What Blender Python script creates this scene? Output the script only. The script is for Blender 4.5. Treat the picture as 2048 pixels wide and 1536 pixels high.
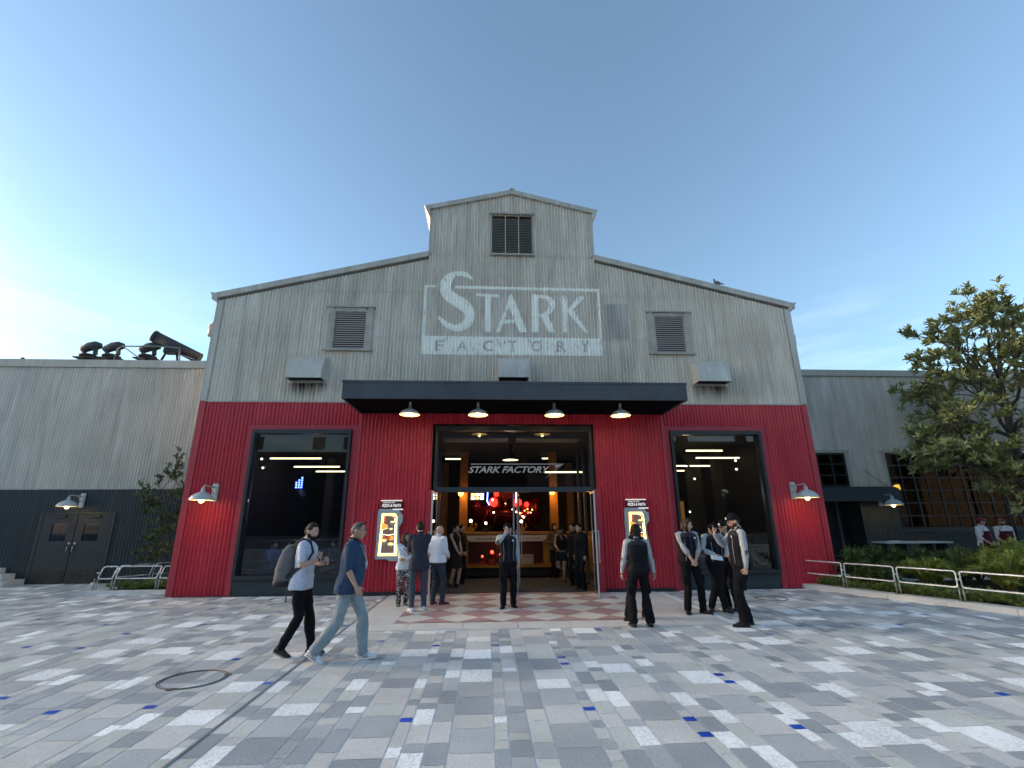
import bpy, bmesh, math, random
from mathutils import Vector, Matrix, noise
from math import sin, cos, pi, radians, sqrt, atan2
random.seed(7)
for o in list(bpy.data.objects): bpy.data.objects.remove(o)
SC = bpy.context.scene
COL = SC.collection

# ------------------------------------------------------------------ camera
cam_d = bpy.data.cameras.new('camera'); cam = bpy.data.objects.new('camera', cam_d); COL.objects.link(cam)
cam_d.sensor_width = 36; cam_d.lens = 36*947.9/2048; cam_d.clip_end = 3000; cam_d.clip_start = 0.05
yaw, pitch, roll = 0.0536328, 0.2794035, -0.0066156
fw = Vector((sin(yaw)*cos(pitch), cos(yaw)*cos(pitch), sin(pitch)))
rt = Vector((cos(yaw), -sin(yaw), 0)); up = rt.cross(fw)
r2 = rt*cos(roll)+up*sin(roll); u2 = -rt*sin(roll)+up*cos(roll)
M = Matrix((r2, u2, -fw)).transposed().to_4x4(); M.translation = (-0.70, 0, 1.70)
cam.matrix_world = M
SC.camera = cam
SC.render.resolution_x = 1024; SC.render.resolution_y = 768

# ------------------------------------------------------------------ sky, sun, exposure
SUN_EL, SUN_AZ = radians(6), radians(-80)      # azimuth from +Y, negative = to the left
w = bpy.data.worlds.new('World'); SC.world = w; w.use_nodes = True
nt = w.node_tree; nt.nodes.clear()
sky = nt.nodes.new('ShaderNodeTexSky'); sky.sky_type = 'NISHITA'; sky.sun_disc = False
sky.sun_elevation = SUN_EL; sky.sun_rotation = SUN_AZ; sky.altitude = 50
sky.air_density = 1.3; sky.dust_density = 0.7; sky.ozone_density = 4.0
hsv = nt.nodes.new('ShaderNodeHueSaturation'); hsv.inputs['Hue'].default_value = .494; hsv.inputs['Saturation'].default_value = 0.78
bg = nt.nodes.new('ShaderNodeBackground'); bg.inputs['Strength'].default_value = 0.15
wo = nt.nodes.new('ShaderNodeOutputWorld')
gam = nt.nodes.new('ShaderNodeGamma'); gam.inputs[1].default_value = 1.08
nt.links.new(sky.outputs[0], gam.inputs[0]); nt.links.new(gam.outputs[0], hsv.inputs['Color'])
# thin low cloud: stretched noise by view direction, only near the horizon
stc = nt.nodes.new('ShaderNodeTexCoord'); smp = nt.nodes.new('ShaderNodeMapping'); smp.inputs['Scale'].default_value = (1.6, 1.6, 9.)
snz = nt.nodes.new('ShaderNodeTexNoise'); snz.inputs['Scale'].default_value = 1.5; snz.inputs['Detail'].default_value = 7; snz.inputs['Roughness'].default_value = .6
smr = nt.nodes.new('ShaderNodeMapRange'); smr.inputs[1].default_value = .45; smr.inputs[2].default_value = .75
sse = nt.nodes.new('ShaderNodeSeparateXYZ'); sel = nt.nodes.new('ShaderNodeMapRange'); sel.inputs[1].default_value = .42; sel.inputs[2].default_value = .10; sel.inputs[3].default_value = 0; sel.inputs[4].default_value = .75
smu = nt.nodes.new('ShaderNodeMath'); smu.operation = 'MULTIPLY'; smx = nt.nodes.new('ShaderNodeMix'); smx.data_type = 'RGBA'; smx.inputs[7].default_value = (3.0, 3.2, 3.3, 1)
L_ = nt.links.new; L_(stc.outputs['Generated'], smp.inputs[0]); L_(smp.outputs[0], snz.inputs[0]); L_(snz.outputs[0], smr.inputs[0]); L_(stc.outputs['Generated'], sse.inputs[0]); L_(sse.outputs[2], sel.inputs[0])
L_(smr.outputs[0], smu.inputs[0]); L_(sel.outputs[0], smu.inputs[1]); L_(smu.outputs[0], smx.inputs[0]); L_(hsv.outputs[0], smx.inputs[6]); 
# sunset glow added round the out-of-frame sun to warm and brighten the plaza
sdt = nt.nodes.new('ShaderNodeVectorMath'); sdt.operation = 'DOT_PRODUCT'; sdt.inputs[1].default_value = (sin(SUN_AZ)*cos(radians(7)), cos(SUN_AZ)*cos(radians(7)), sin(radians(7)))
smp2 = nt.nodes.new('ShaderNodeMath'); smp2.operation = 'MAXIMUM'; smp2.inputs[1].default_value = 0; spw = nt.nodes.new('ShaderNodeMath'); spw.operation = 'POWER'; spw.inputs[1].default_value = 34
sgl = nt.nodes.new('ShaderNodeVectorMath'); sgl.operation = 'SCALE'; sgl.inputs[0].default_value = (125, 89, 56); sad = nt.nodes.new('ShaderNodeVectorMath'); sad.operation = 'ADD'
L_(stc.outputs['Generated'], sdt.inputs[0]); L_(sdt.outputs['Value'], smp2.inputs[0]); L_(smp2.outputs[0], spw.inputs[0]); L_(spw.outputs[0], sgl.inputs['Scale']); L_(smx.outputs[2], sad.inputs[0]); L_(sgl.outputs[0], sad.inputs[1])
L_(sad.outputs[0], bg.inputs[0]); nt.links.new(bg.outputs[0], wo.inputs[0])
sd = bpy.data.lights.new('sun', 'SUN'); sd.energy = 5.0; sd.angle = radians(0.5); sd.color = (1, .55, .22)
so = bpy.data.objects.new('sun', sd); COL.objects.link(so)
sdir = Vector((sin(SUN_AZ)*cos(SUN_EL), cos(SUN_AZ)*cos(SUN_EL), sin(SUN_EL)))
so.rotation_euler = sdir.to_track_quat('Z', 'Y').to_euler()
SC.view_settings.view_transform = 'Standard'; SC.view_settings.look = 'None'
SC.view_settings.exposure = 1.80; SC.view_settings.gamma = 1.0

# ------------------------------------------------------------------ materials
MATS = {}
def mat(name, col, rough=.7, metal=0., vary=0., scale=3., stretch=(1, 1, 1), col2=None, bump=0., bscale=60., spec=.5, emit=None, estr=0., coat=0.):
    if name in MATS: return MATS[name]
    m = bpy.data.materials.new(name); m.use_nodes = True; t = m.node_tree; b = t.nodes['Principled BSDF']
    b.inputs['Base Color'].default_value = (*col, 1); b.inputs['Roughness'].default_value = rough
    b.inputs['Metallic'].default_value = metal; b.inputs['Specular IOR Level'].default_value = spec
    if coat: b.inputs['Coat Weight'].default_value = coat
    m.diffuse_color = (*col, 1)
    tc = t.nodes.new('ShaderNodeTexCoord'); mp = t.nodes.new('ShaderNodeMapping'); mp.inputs['Scale'].default_value = stretch
    t.links.new(tc.outputs['Object'], mp.inputs[0])
    if vary or col2:
        n = t.nodes.new('ShaderNodeTexNoise'); n.inputs['Scale'].default_value = scale; n.inputs['Detail'].default_value = 6
        n.inputs['Roughness'].default_value = .65
        t.links.new(mp.outputs[0], n.inputs[0])
        r = t.nodes.new('ShaderNodeValToRGB'); c2 = col2 or tuple(c*(1-vary) for c in col); c1 = col if col2 else tuple(min(1, c*(1+vary)) for c in col)
        r.color_ramp.elements[0].position = .32; r.color_ramp.elements[1].position = .68
        r.color_ramp.elements[0].color = (*c2, 1); r.color_ramp.elements[1].color = (*c1, 1)
        t.links.new(n.outputs[0], r.inputs[0]); t.links.new(r.outputs[0], b.inputs['Base Color'])
    if bump:
        n2 = t.nodes.new('ShaderNodeTexNoise'); n2.inputs['Scale'].default_value = bscale; n2.inputs['Detail'].default_value = 4
        t.links.new(tc.outputs['Object'], n2.inputs[0])
        bp = t.nodes.new('ShaderNodeBump'); bp.inputs['Strength'].default_value = bump; bp.inputs['Distance'].default_value = .02
        t.links.new(n2.outputs[0], bp.inputs['Height']); t.links.new(bp.outputs[0], b.inputs['Normal'])
    if emit:
        b.inputs['Emission Color'].default_value = (*emit, 1); b.inputs['Emission Strength'].default_value = estr
    MATS[name] = m; return m

def weathered(name, base, dark, light, rough=.5, metal=.3, rust=.0, seed=0.):
    """sheet metal: fine vertical rain streaks over broad blotches"""
    m = bpy.data.materials.new(name); m.use_nodes = True; t = m.node_tree; b = t.nodes['Principled BSDF']
    N = t.nodes.new; L = t.links.new
    b.inputs['Roughness'].default_value = rough; b.inputs['Metallic'].default_value = metal
    tc = N('ShaderNodeTexCoord')
    def nz(sx, sy, sz, sc, det, lo, hi, rg=.6):
        mp = N('ShaderNodeMapping'); mp.inputs['Scale'].default_value = (sx, sy, sz); mp.inputs['Location'].default_value = (seed, seed*.7, seed*.3)
        n = N('ShaderNodeTexNoise'); n.inputs['Scale'].default_value = sc; n.inputs['Detail'].default_value = det; n.inputs['Roughness'].default_value = rg
        mr = N('ShaderNodeMapRange'); mr.inputs[1].default_value = lo; mr.inputs[2].default_value = hi; mr.clamp = True
        L(tc.outputs['Object'], mp.inputs[0]); L(mp.outputs[0], n.inputs[0]); L(n.outputs[0], mr.inputs[0]); return mr.outputs[0]
    def mix(f, a, c):
        x = N('ShaderNodeMix'); x.data_type = 'RGBA'; L(f, x.inputs[0])
        if isinstance(a, tuple): x.inputs[6].default_value = (*a, 1)
        else: L(a, x.inputs[6])
        x.inputs[7].default_value = (*c, 1); return x.outputs[2]
    streak = nz(4.2, 4.2, .22, 1.5, 9, .46, .78)
    fine = nz(14, 14, .35, 2.0, 6, .45, .7)
    blot = nz(1, 1, 1, .55, 5, .4, .66)
    pale = nz(2.2, 2.2, .3, 1.2, 6, .52, .75)
    c = mix(blot, base, tuple(.6*x+.4*y for x, y in zip(base, dark)))
    c = mix(streak, c, dark)
    c = mix(pale, c, light)
    mm = N('ShaderNodeMath'); mm.operation = 'MULTIPLY'; mm.inputs[1].default_value = .45; L(fine, mm.inputs[0])
    c = mix(mm.outputs[0], c, dark)
    if rust:
        rs = nz(1.6, 1.6, .4, 1.1, 9, .60, .74)
        rm = N('ShaderNodeMath'); rm.operation = 'MULTIPLY'; rm.inputs[1].default_value = rust; L(rs, rm.inputs[0])
        c = mix(rm.outputs[0], c, (.16, .10, .065))
    L(c, b.inputs['Base Color'])
    MATS[name] = m; return m

GALV = weathered('galvanised sheet', (.77, .69, .59), (.47, .41, .33), (.88, .82, .73), .42, .2, .35)
GALVW = weathered('galvanised sheet wing', (.70, .65, .58), (.44, .41, .36), (.82, .78, .72), .42, .2, .25, 11.)
RED = weathered('red painted sheet', (.60, .040, .068), (.45, .030, .050), (.68, .062, .092), .30, 0, 0, 3.)
REDT = weathered('red flat trim', (.44, .030, .050), (.34, .022, .038), (.50, .042, .062), .45, 0, 0, 5.)
TRIM = weathered('grey flashing', (.48, .455, .40), (.35, .33, .285), (.58, .555, .50), .5, .15, .3, 8.)
NAVY = weathered('blue black sheet', (.026, .034, .038), (.016, .021, .023), (.038, .046, .050), .55, 0, 0, 2.)
BLACK = mat('black frame paint', (.018, .022, .026), .4, vary=.2)
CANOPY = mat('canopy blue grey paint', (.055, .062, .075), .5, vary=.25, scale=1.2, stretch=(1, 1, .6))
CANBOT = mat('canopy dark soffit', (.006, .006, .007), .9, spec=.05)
BASEM = mat('dark green grey base', (.028, .040, .042), .6, vary=.2)
HOOD = weathered('hood galvanised', (.58, .565, .51), (.42, .40, .355), (.70, .68, .63), .5, .2, .2, 6.)
DARK = mat('louvre void', (.004, .004, .005), .9)
STEEL = mat('brushed steel', (.50, .51, .50), .35, .85, vary=.1)
INT = mat('interior charcoal', (.012, .011, .013), .8, vary=.3)
INTW = mat('interior brown panel', (.035, .016, .009), .6, vary=.4)
FLOORM = mat('interior floor', (.03, .028, .028), .35, vary=.2)
AMBER = mat('ochre painted steel', (.33, .13, .015), .45, vary=.2)
SHADE = mat('galvanised lamp shade', (.50, .53, .50), .45, .2, vary=.15, scale=8)
SHIN = mat('lamp shade lining', (.8, .72, .5), .4, emit=(1, .62, .2), estr=.7)
BULB = mat('lit bulb', (1, .9, .6), .3, emit=(1, .72, .25), estr=5)
TUBE = mat('lit linear lamp', (1, .85, .5), .3, emit=(1, .74, .32), estr=2.2)
CONC = mat('pale concrete', (.64, .63, .585), .8, vary=.1, scale=2, bump=.15)
WHITEP = mat('white paint', (.7, .7, .7), .5)

def glass(name, tint=(1, 1, 1), k=.06, ior=1.5, rough=.0):
    m = bpy.data.materials.new(name); m.use_nodes = True; t = m.node_tree; t.nodes.clear()
    o = t.nodes.new('ShaderNodeOutputMaterial'); tr = t.nodes.new('ShaderNodeBsdfTransparent'); tr.inputs[0].default_value = (*tint, 1)
    gl = t.nodes.new('ShaderNodeBsdfGlossy'); gl.inputs['Roughness'].default_value = rough
    fr = t.nodes.new('ShaderNodeFresnel'); fr.inputs[0].default_value = ior
    mx = t.nodes.new('ShaderNodeMixShader')
    t.links.new(fr.outputs[0], mx.inputs[0]); t.links.new(tr.outputs[0], mx.inputs[1]); t.links.new(gl.outputs[0], mx.inputs[2]); t.links.new(mx.outputs[0], o.inputs[0])
    MATS[name] = m; return m
GLASS = glass('window glass', (.62, .68, .78)); GLASSD = glass('door glass', (.93, .95, .96), ior=1.4)

# ------------------------------------------------------------------ mesh helpers
class MB:
    def __init__(s): s.bm = bmesh.new(); s.ms = []
    def mi(s, m):
        if m is None: return 0
        if m not in s.ms: s.ms.append(m)
        return s.ms.index(m)
    def box(s, c, d, m=None, rot=None, bev=0.):
        r = bmesh.ops.create_cube(s.bm, size=1)
        vs = r['verts']
        bmesh.ops.scale(s.bm, vec=d, verts=vs)
        fs = {f for v in vs for f in v.link_faces}
        if bev:
            e = list({e for v in vs for e in v.link_edges})
            rr = bmesh.ops.bevel(s.bm, geom=e, offset=bev, segments=2, affect='EDGES', profile=.6)
            vs = list({v for f in rr['faces'] for v in f.verts} | {v for v in vs if v.is_valid})
            fs = {f for v in vs for f in v.link_faces}
        if rot is not None: bmesh.ops.rotate(s.bm, cent=(0, 0, 0), matrix=rot.to_3x3() if hasattr(rot, 'to_3x3') else rot, verts=vs)
        bmesh.ops.translate(s.bm, vec=c, verts=vs)
        k = s.mi(m)
        for f in fs: f.material_index = k
        return vs
    def b2(s, x0, x1, y0, y1, z0, z1, m=None, bev=0.):
        return s.box(((x0+x1)/2, (y0+y1)/2, (z0+z1)/2), (abs(x1-x0), abs(y1-y0), abs(z1-z0)), m, bev=bev)
    def quad(s, pts, m=None):
        f = s.bm.faces.new([s.bm.verts.new(p) for p in pts]); f.material_index = s.mi(m); return f
    def tube(s, pts, rad, n=8, m=None, cap=True, flat=None):
        pts = [Vector(p) for p in pts]; N = len(pts)
        if not hasattr(rad, '__len__'): rad = [rad]*N
        rings = []; prev = None
        for i, p in enumerate(pts):
            d = (pts[min(i+1, N-1)]-pts[max(i-1, 0)])
            d = d.normalized() if d.length > 1e-9 else Vector((0, 0, 1))
            if prev is None:
                a = d.cross(Vector((0, 0, 1)));
                if a.length < .2: a = d.cross(Vector((0, 1, 0)))
                a.normalize()
            else:
                a = prev - d*prev.dot(d); a.normalize()
            prev = a; b = d.cross(a)
            r = rad[i]; ra, rb = (r if hasattr(r, '__len__') else (r, r))
            rings.append([s.bm.verts.new(p+a*ra*cos(2*pi*k/n)+b*rb*sin(2*pi*k/n)) for k in range(n)])
        k_ = s.mi(m)
        for i in range(N-1):
            for k in range(n):
                f = s.bm.faces.new([rings[i][k], rings[i][(k+1) % n], rings[i+1][(k+1) % n], rings[i+1][k]]); f.material_index = k_; f.smooth = True
        if cap:
            for rg in (rings[0][::-1], rings[-1]):
                f = s.bm.faces.new(rg); f.material_index = k_
        return rings
    def loft(s, rings, m=None, cap=True, smooth=True):
        """rings: list of lists of points"""
        R = [[s.bm.verts.new(p) for p in r] for r in rings]; n = len(R[0]); k_ = s.mi(m)
        for i in range(len(R)-1):
            for k in range(n):
                f = s.bm.faces.new([R[i][k], R[i][(k+1) % n], R[i+1][(k+1) % n], R[i+1][k]]); f.material_index = k_; f.smooth = smooth
        if cap:
            for rg in (R[0][::-1], R[-1]):
                f = s.bm.faces.new(rg); f.material_index = k_
        return R
    def lathe(s, prof, c=(0, 0, 0), n=20, m=None, axis='z'):
        """prof list of (r,z)"""
        rings = []
        for r, z in prof:
            rg = []
            for k in range(n):
                x, y = r*cos(2*pi*k/n), r*sin(2*pi*k/n)
                p = (x, y, z) if axis == 'z' else ((x, z, y) if axis == 'y' else (z, x, y))
                rg.append(Vector(p)+Vector(c))
            rings.append(rg)
        return s.loft(rings, m, cap=False)
    def prism(s, pts, y0, y1, m=None):
        """polygon (x,z) extruded from y0 to y1"""
        a = [s.bm.verts.new((x, y0, z)) for x, z in pts]; b = [s.bm.verts.new((x, y1, z)) for x, z in pts]; k = s.mi(m)
        n = len(pts); fs = [s.bm.faces.new(a), s.bm.faces.new(b[::-1])]
        for i in range(n): fs.append(s.bm.faces.new([a[i], b[i], b[(i+1) % n], a[(i+1) % n]]))
        for f in fs: f.material_index = k
        return a+b
    def sphere(s, c, r, m=None, n=12, sc=(1, 1, 1)):
        q = bmesh.ops.create_uvsphere(s.bm, u_segments=n, v_segments=max(6, n*2//3), radius=r); vs = q['verts']
        bmesh.ops.scale(s.bm, vec=sc, verts=vs); bmesh.ops.translate(s.bm, vec=c, verts=vs); k = s.mi(m)
        for f in {f for v in vs for f in v.link_faces}: f.material_index = k; f.smooth = True
        return vs
    def build(s, name, m=None, parent=None, loc=None, fix=True):
        me = bpy.data.meshes.new(name)
        if fix: bmesh.ops.recalc_face_normals(s.bm, faces=s.bm.faces)
        s.bm.to_mesh(me); s.bm.free()
        for x in (s.ms or [m]): me.materials.append(x)
        o = bpy.data.objects.new(name, me); COL.objects.link(o)
        if parent is not None: o.parent = parent
        if loc is not None: o.location = loc
        return o

def tag(o, label=None, cat=None, group=None, kind=None):
    if label: o['label'] = label
    if cat: o['category'] = cat
    if group: o['group'] = group
    if kind: o['kind'] = kind
    return o
def empty(name, loc=(0, 0, 0), rz=0., label=None, cat=None, group=None):
    o = bpy.data.objects.new(name, None); COL.objects.link(o); o.location = loc; o.rotation_euler = (0, 0, rz); o.empty_display_size = .2
    return tag(o, label, cat, group)
def copy_tree(o, parent=None):
    c = o.copy(); COL.objects.link(c); c.parent = parent
    for ch in list(o.children): copy_tree(ch, c)
    return c

PER = .094
def ridge(x, amp=.027, per=PER): return amp*(1-2*((1+cos(2*pi*x/per))/2)**2.0)
def corr(name, m, x0, x1, y, zlo, zhi, cuts=(), laps=(), amp=.027, per=PER, parent=None, lapd=.008, xf=None):
    """one corrugated sheet wall in the XZ plane facing -Y, with rectangular cutouts and sheet laps"""
    mb = MB(); n = max(1, round((x1-x0)/per*10)); dx = (x1-x0)/n; bm = mb.bm
    fl = (lambda x: zlo) if not callable(zlo) else zlo; fh = (lambda x: zhi) if not callable(zhi) else zhi
    cache = {}
    def V(i, z, band):
        k = (i, round(z, 4), band)
        if k not in cache:
            x = x0+dx*i; zb = band[0]; zt = band[1]
            off = lapd*(1-(z-zb)/max(.01, zt-zb)) if lapd else 0
            cache[k] = bm.verts.new((x, y-off+ridge(x, amp, per), z))
        return cache[k]
    B = [-1e3]+sorted(laps)+[1e3]
    for i in range(n):
        xm = x0+dx*(i+.5)
        iv = [(None, None)]
        lo, hi = fl(xm), fh(xm); segs = [(lo, hi, True, True)]
        for (a, b, c, d) in cuts:
            if a < xm < b:
                ns = []
                for (s, e, fs, fe) in segs:
                    if d <= s or c >= e: ns.append((s, e, fs, fe)); continue
                    if c > s: ns.append((s, c, fs, False))
                    if d < e: ns.append((d, e, False, fe))
                segs = ns
        for (s, e, fs, fe) in segs:
            for bi in range(len(B)-1):
                za, zb = max(s, B[bi]), min(e, B[bi+1])
                if zb-za < 1e-4: continue
                band = (B[bi] if bi else min(zlo if not callable(zlo) else 0, B[1] if len(B) > 2 else 0), B[bi+1] if bi < len(B)-2 else 12)
                if band[1] > 50: band = (band[0], 12)
                a0 = za if za != s or not fs else fl(x0+dx*i); a1 = za if za != s or not fs else fl(x0+dx*(i+1))
                b0 = zb if zb != e or not fe else fh(x0+dx*i); b1 = zb if zb != e or not fe else fh(x0+dx*(i+1))
                f = bm.faces.new([V(i, a0, band), V(i+1, a1, band), V(i+1, b1, band), V(i, b0, band)]); f.smooth = True
    if xf is not None: bmesh.ops.transform(bm, matrix=xf, verts=bm.verts)
    return mb.build(name, m, parent, fix=False)

def text_tris(s, size=1., bold=0., shear=0., spacing=1.):
    cu = bpy.data.curves.new('t', 'FONT'); cu.body = s; cu.size = size; cu.offset = bold; cu.shear = shear; cu.space_character = spacing
    cu.resolution_u = 4
    o = bpy.data.objects.new('t', cu); COL.objects.link(o)
    dg = bpy.context.evaluated_depsgraph_get(); me = bpy.data.meshes.new_from_object(o.evaluated_get(dg))
    me.calc_loop_triangles(); T = [[tuple(me.vertices[i].co[:2]) for i in t.vertices] for t in me.loop_triangles]
    bpy.data.objects.remove(o); bpy.data.curves.remove(cu); bpy.data.meshes.remove(me); return T
def fit_tris(T, x0, x1, z0, z1):
    xs = [p[0] for t in T for p in t]; zs = [p[1] for t in T for p in t]
    ax, bx, az, bz = min(xs), max(xs), min(zs), max(zs)
    return [[(x0+(p[0]-ax)/(bx-ax)*(x1-x0), z0+(p[1]-az)/(bz-az)*(z1-z0)) for p in t] for t in T]
def text_mesh(mb, s, x0, x1, z0, z1, y, m, bold=0., shear=0., spacing=1.):
    for t in fit_tris(text_tris(s, 1, bold, shear, spacing), x0, x1, z0, z1):
        mb.quad([(p[0], y, p[1]) for p in t], m)
def poly_tris(P):
    from mathutils.geometry import tessellate_polygon
    vs = [Vector((p[0], p[1], 0)) for p in P]
    return [[P[i] for i in t] for t in tessellate_polygon([vs])]
def stroke_polys(L):
    """variable width stroke -> quads and discs, smoothed"""
    pts = []
    n = len(L)
    for i in range(n-1):
        p0 = L[max(i-1, 0)]; p1 = L[i]; p2 = L[i+1]; p3 = L[min(i+2, n-1)]
        for k in range(6):
            t = k/6
            pts.append([.5*((2*p1[j])+(-p0[j]+p2[j])*t+(2*p0[j]-5*p1[j]+4*p2[j]-p3[j])*t*t+(-p0[j]+3*p1[j]-3*p2[j]+p3[j])*t**3) for j in range(3)])
    pts.append(list(L[-1])); out = []; E = []
    for i, p in enumerate(pts):
        a = pts[max(i-1, 0)]; b = pts[min(i+1, len(pts)-1)]; dx, dz = b[0]-a[0], b[1]-a[1]; l = sqrt(dx*dx+dz*dz) or 1
        nx, nz = -dz/l, dx/l; w_ = p[2]
        E.append(((p[0]+nx*w_, p[1]+nz*w_), (p[0]-nx*w_, p[1]-nz*w_)))
    for i in range(len(E)-1): out += [[E[i][0], E[i][1], E[i+1][1]], [E[i][0], E[i+1][1], E[i+1][0]]]
    for p in (pts[0], pts[-1]):
        C = [(p[0]+p[2]*cos(2*pi*k/12), p[1]+p[2]*sin(2*pi*k/12)) for k in range(12)]
        out += [[C[0], C[i], C[i+1]] for i in range(1, 11)]
    return out
def scan_paint(name, m, add, sub, yfun, parent, dx=.00762):
    """paint film following the corrugation: add minus sub triangles, cut in vertical slices"""
    xs = [p[0] for t in add for p in t]; x0, x1 = min(xs), max(xs); n = int((x1-x0)/dx)+1
    def iv(T, x):
        out = []
        for t in T:
            c = []
            for i in range(3):
                a, b = t[i], t[(i+1) % 3]
                if (a[0] <= x) != (b[0] <= x): c.append(a[1]+(b[1]-a[1])*(x-a[0])/(b[0]-a[0]))
            if len(c) >= 2: out.append((min(c), max(c)))
        out.sort(); r = []
        for a, b in out:
            if r and a <= r[-1][1]+1e-4: r[-1][1] = max(r[-1][1], b)
            else: r.append([a, b])
        return r
    mb = MB()
    for i in range(n):
        xa = x0+i*dx; xb = xa+dx; xm = (xa+xb)/2
        A = iv(add, xm); S = iv(sub, xm) if sub else []
        for s in S:
            nA = []
            for a, b in A:
                if s[1] <= a or s[0] >= b: nA.append([a, b]); continue
                if s[0] > a: nA.append([a, s[0]])
                if s[1] < b: nA.append([s[1], b])
            A = nA
        for a, b in A:
            f = mb.quad([(xa, yfun(xa, a), a), (xb, yfun(xb, a), a), (xb, yfun(xb, b), b), (xa, yfun(xa, b), b)]); f.smooth = True
    return mb.build(name, m, parent, fix=False)
# ================================================================== GROUND
g = MB(); g.quad([(-400, -400, -.03), (400, -400, -.03), (400, 600, -.03), (-400, 600, -.03)])
tag(g.build('ground', mat('far ground', (.16, .16, .15), .9, vary=.2, scale=.3)), kind='structure')

def speck(name, col, amt, sc=90., rough=.75, big=.13):
    m = bpy.data.materials.new(name); m.use_nodes = True; t = m.node_tree; b = t.nodes['Principled BSDF']; N = t.nodes.new; L = t.links.new
    b.inputs['Roughness'].default_value = rough; tc = N('ShaderNodeTexCoord')
    v = N('ShaderNodeTexVoronoi'); v.inputs['Scale'].default_value = sc; L(tc.outputs['Object'], v.inputs[0])
    n = N('ShaderNodeTexNoise'); n.inputs['Scale'].default_value = 1.3; n.inputs['Detail'].default_value = 5; L(tc.outputs['Object'], n.inputs[0])
    sx = N('ShaderNodeSeparateColor'); L(v.outputs['Color'], sx.inputs[0])
    a = N('ShaderNodeMapRange'); a.inputs[3].default_value = 1-amt; a.inputs[4].default_value = 1+amt; L(sx.outputs[0], a.inputs[0])
    c = N('ShaderNodeMapRange'); c.inputs[1].default_value = .3; c.inputs[2].default_value = .7; c.inputs[3].default_value = 1-big; c.inputs[4].default_value = 1+big; L(n.outputs[0], c.inputs[0])
    at = N('ShaderNodeAttribute'); at.attribute_name = 'tone'
    p = N('ShaderNodeMath'); p.operation = 'MULTIPLY'; L(a.outputs[0], p.inputs[0]); L(c.outputs[0], p.inputs[1])
    p2 = N('ShaderNodeMath'); p2.operation = 'MULTIPLY'; L(p.outputs[0], p2.inputs[0]); L(at.outputs['Fac'], p2.inputs[1])
    vm = N('ShaderNodeVectorMath'); vm.operation = 'SCALE'; vm.inputs[0].default_value = col; L(p2.outputs[0], vm.inputs['Scale'])
    L(vm.outputs[0], b.inputs['Base Color']); nb = N('ShaderNodeTexNoise'); nb.inputs['Scale'].default_value = 45; L(tc.outputs['Object'], nb.inputs[0]); bp = N('ShaderNodeBump'); bp.inputs['Strength'].default_value = .35; bp.inputs['Distance'].default_value = .01; L(nb.outputs[0], bp.inputs['Height']); L(bp.outputs[0], b.inputs['Normal']); MATS[name] = m; return m
PV = [speck('paver taupe', (.60, .60, .56), .10), speck('paver grey green', (.56, .59, .535), .08),
      speck('paver slate', (.34, .37, .38), .07), speck('paver mid', (.44, .47, .465), .08),
      speck('paver white aggregate', (.91, .94, .90), .2, 60), speck('paver cobalt glazed', (.002, .085, .50), .05, 40, .3, .2)]
GROUT = mat('pale grout', (.92, .93, .90), .85, vary=.08)

# kerb line of the right planter: x at given y
def kerb_x(y): return 7.2 + (12.65-y)*.425
def left_blocked(x, y): return x < -8.2 and y > 13.15 and x > -10.65
gm = MB(); gm.quad([(-34, -8, 0), (34, -8, 0), (34, 15.5, 0), (-34, 15.5, 0)])
tag(gm.build('paving_joints', GROUT), kind='structure')
mb = MB(); bm = mb.bm; tone = []
for m_ in PV: mb.mi(m_)
widths = [.36, .118, .178, .178]; x = -26.0; ci = 0
RR = random.Random(11)
APX0, APX1, APY0 = -2.93, 3.42, 8.46
def gap(y0, y1, x0, x1):
    return False
Z1 = .004
while x < 24:
    w_ = widths[ci % 4]; xa, xb = x+.005, x+w_-.005; xm = (xa+xb)/2; y = -7.0 + RR.random()*.3; last = -1
    while y < 15.4:
        if ci % 4 == 0: L_ = RR.choice([.30, .36, .45, .45, .45])
        elif ci % 4 == 1: L_ = RR.choice([.15, .18, .22, .30])
        else: L_ = RR.choice([.15, .27, .30, .36, .42])
        if ci % 4 == 1: wts = [.38, .20, .12, .16, .10, .06]
        elif ci % 4 == 0: wts = [.27, .15, .21, .17, .20, 0]
        else: wts = [.26, .15, .27, .17, .15, 0]
        k = RR.choices(range(6), wts)[0]
        if k == last: k = RR.choice([q for q in range(4) if q != last])
        last = k
        if k == 5: L_ = .095
        ya, yb = y+.003, y+L_-.003; y += L_
        inap = APX0-.06 < xm < APX1 and yb > APY0
        if inap:
            if ya < APY0-.05: yb = APY0-.006
            else: continue
        if abs(xm-(-3.0)) < .02: pass
        if yb > 12.47 and abs(xm) < 8.25: continue
        if xm > kerb_x((ya+yb)/2)-.05 and xm > 6.5 and ya < 13.2 and ya > 3.: continue
        if xm > 8.2 and ya > 12.4: continue
        if left_blocked(xm, (ya+yb)/2): continue
        if xm < -9 and False: continue
        f = bm.faces.new([bm.verts.new(p) for p in ((xa, ya, Z1), (xb, ya, Z1), (xb, yb, Z1), (xa, yb, Z1))])
        f.material_index = k; tone.append(1+RR.uniform(-.10, .10))
    x += w_; ci += 1
ob = mb.build('paving', None, None, fix=False)
at = ob.data.attributes.new('tone', 'FLOAT', 'FACE')
for i, v in enumerate(tone): at.data[i].value = v
tag(ob, kind='structure')

# drain slot running towards the camera at x=-3.0
d = MB(); d.b2(-3.013, -2.987, -4, 12.3, .006, .010); tag(d.build('drain_channel', mat('drain slot', (.19, .20, .20), .7)), kind='structure')

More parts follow.
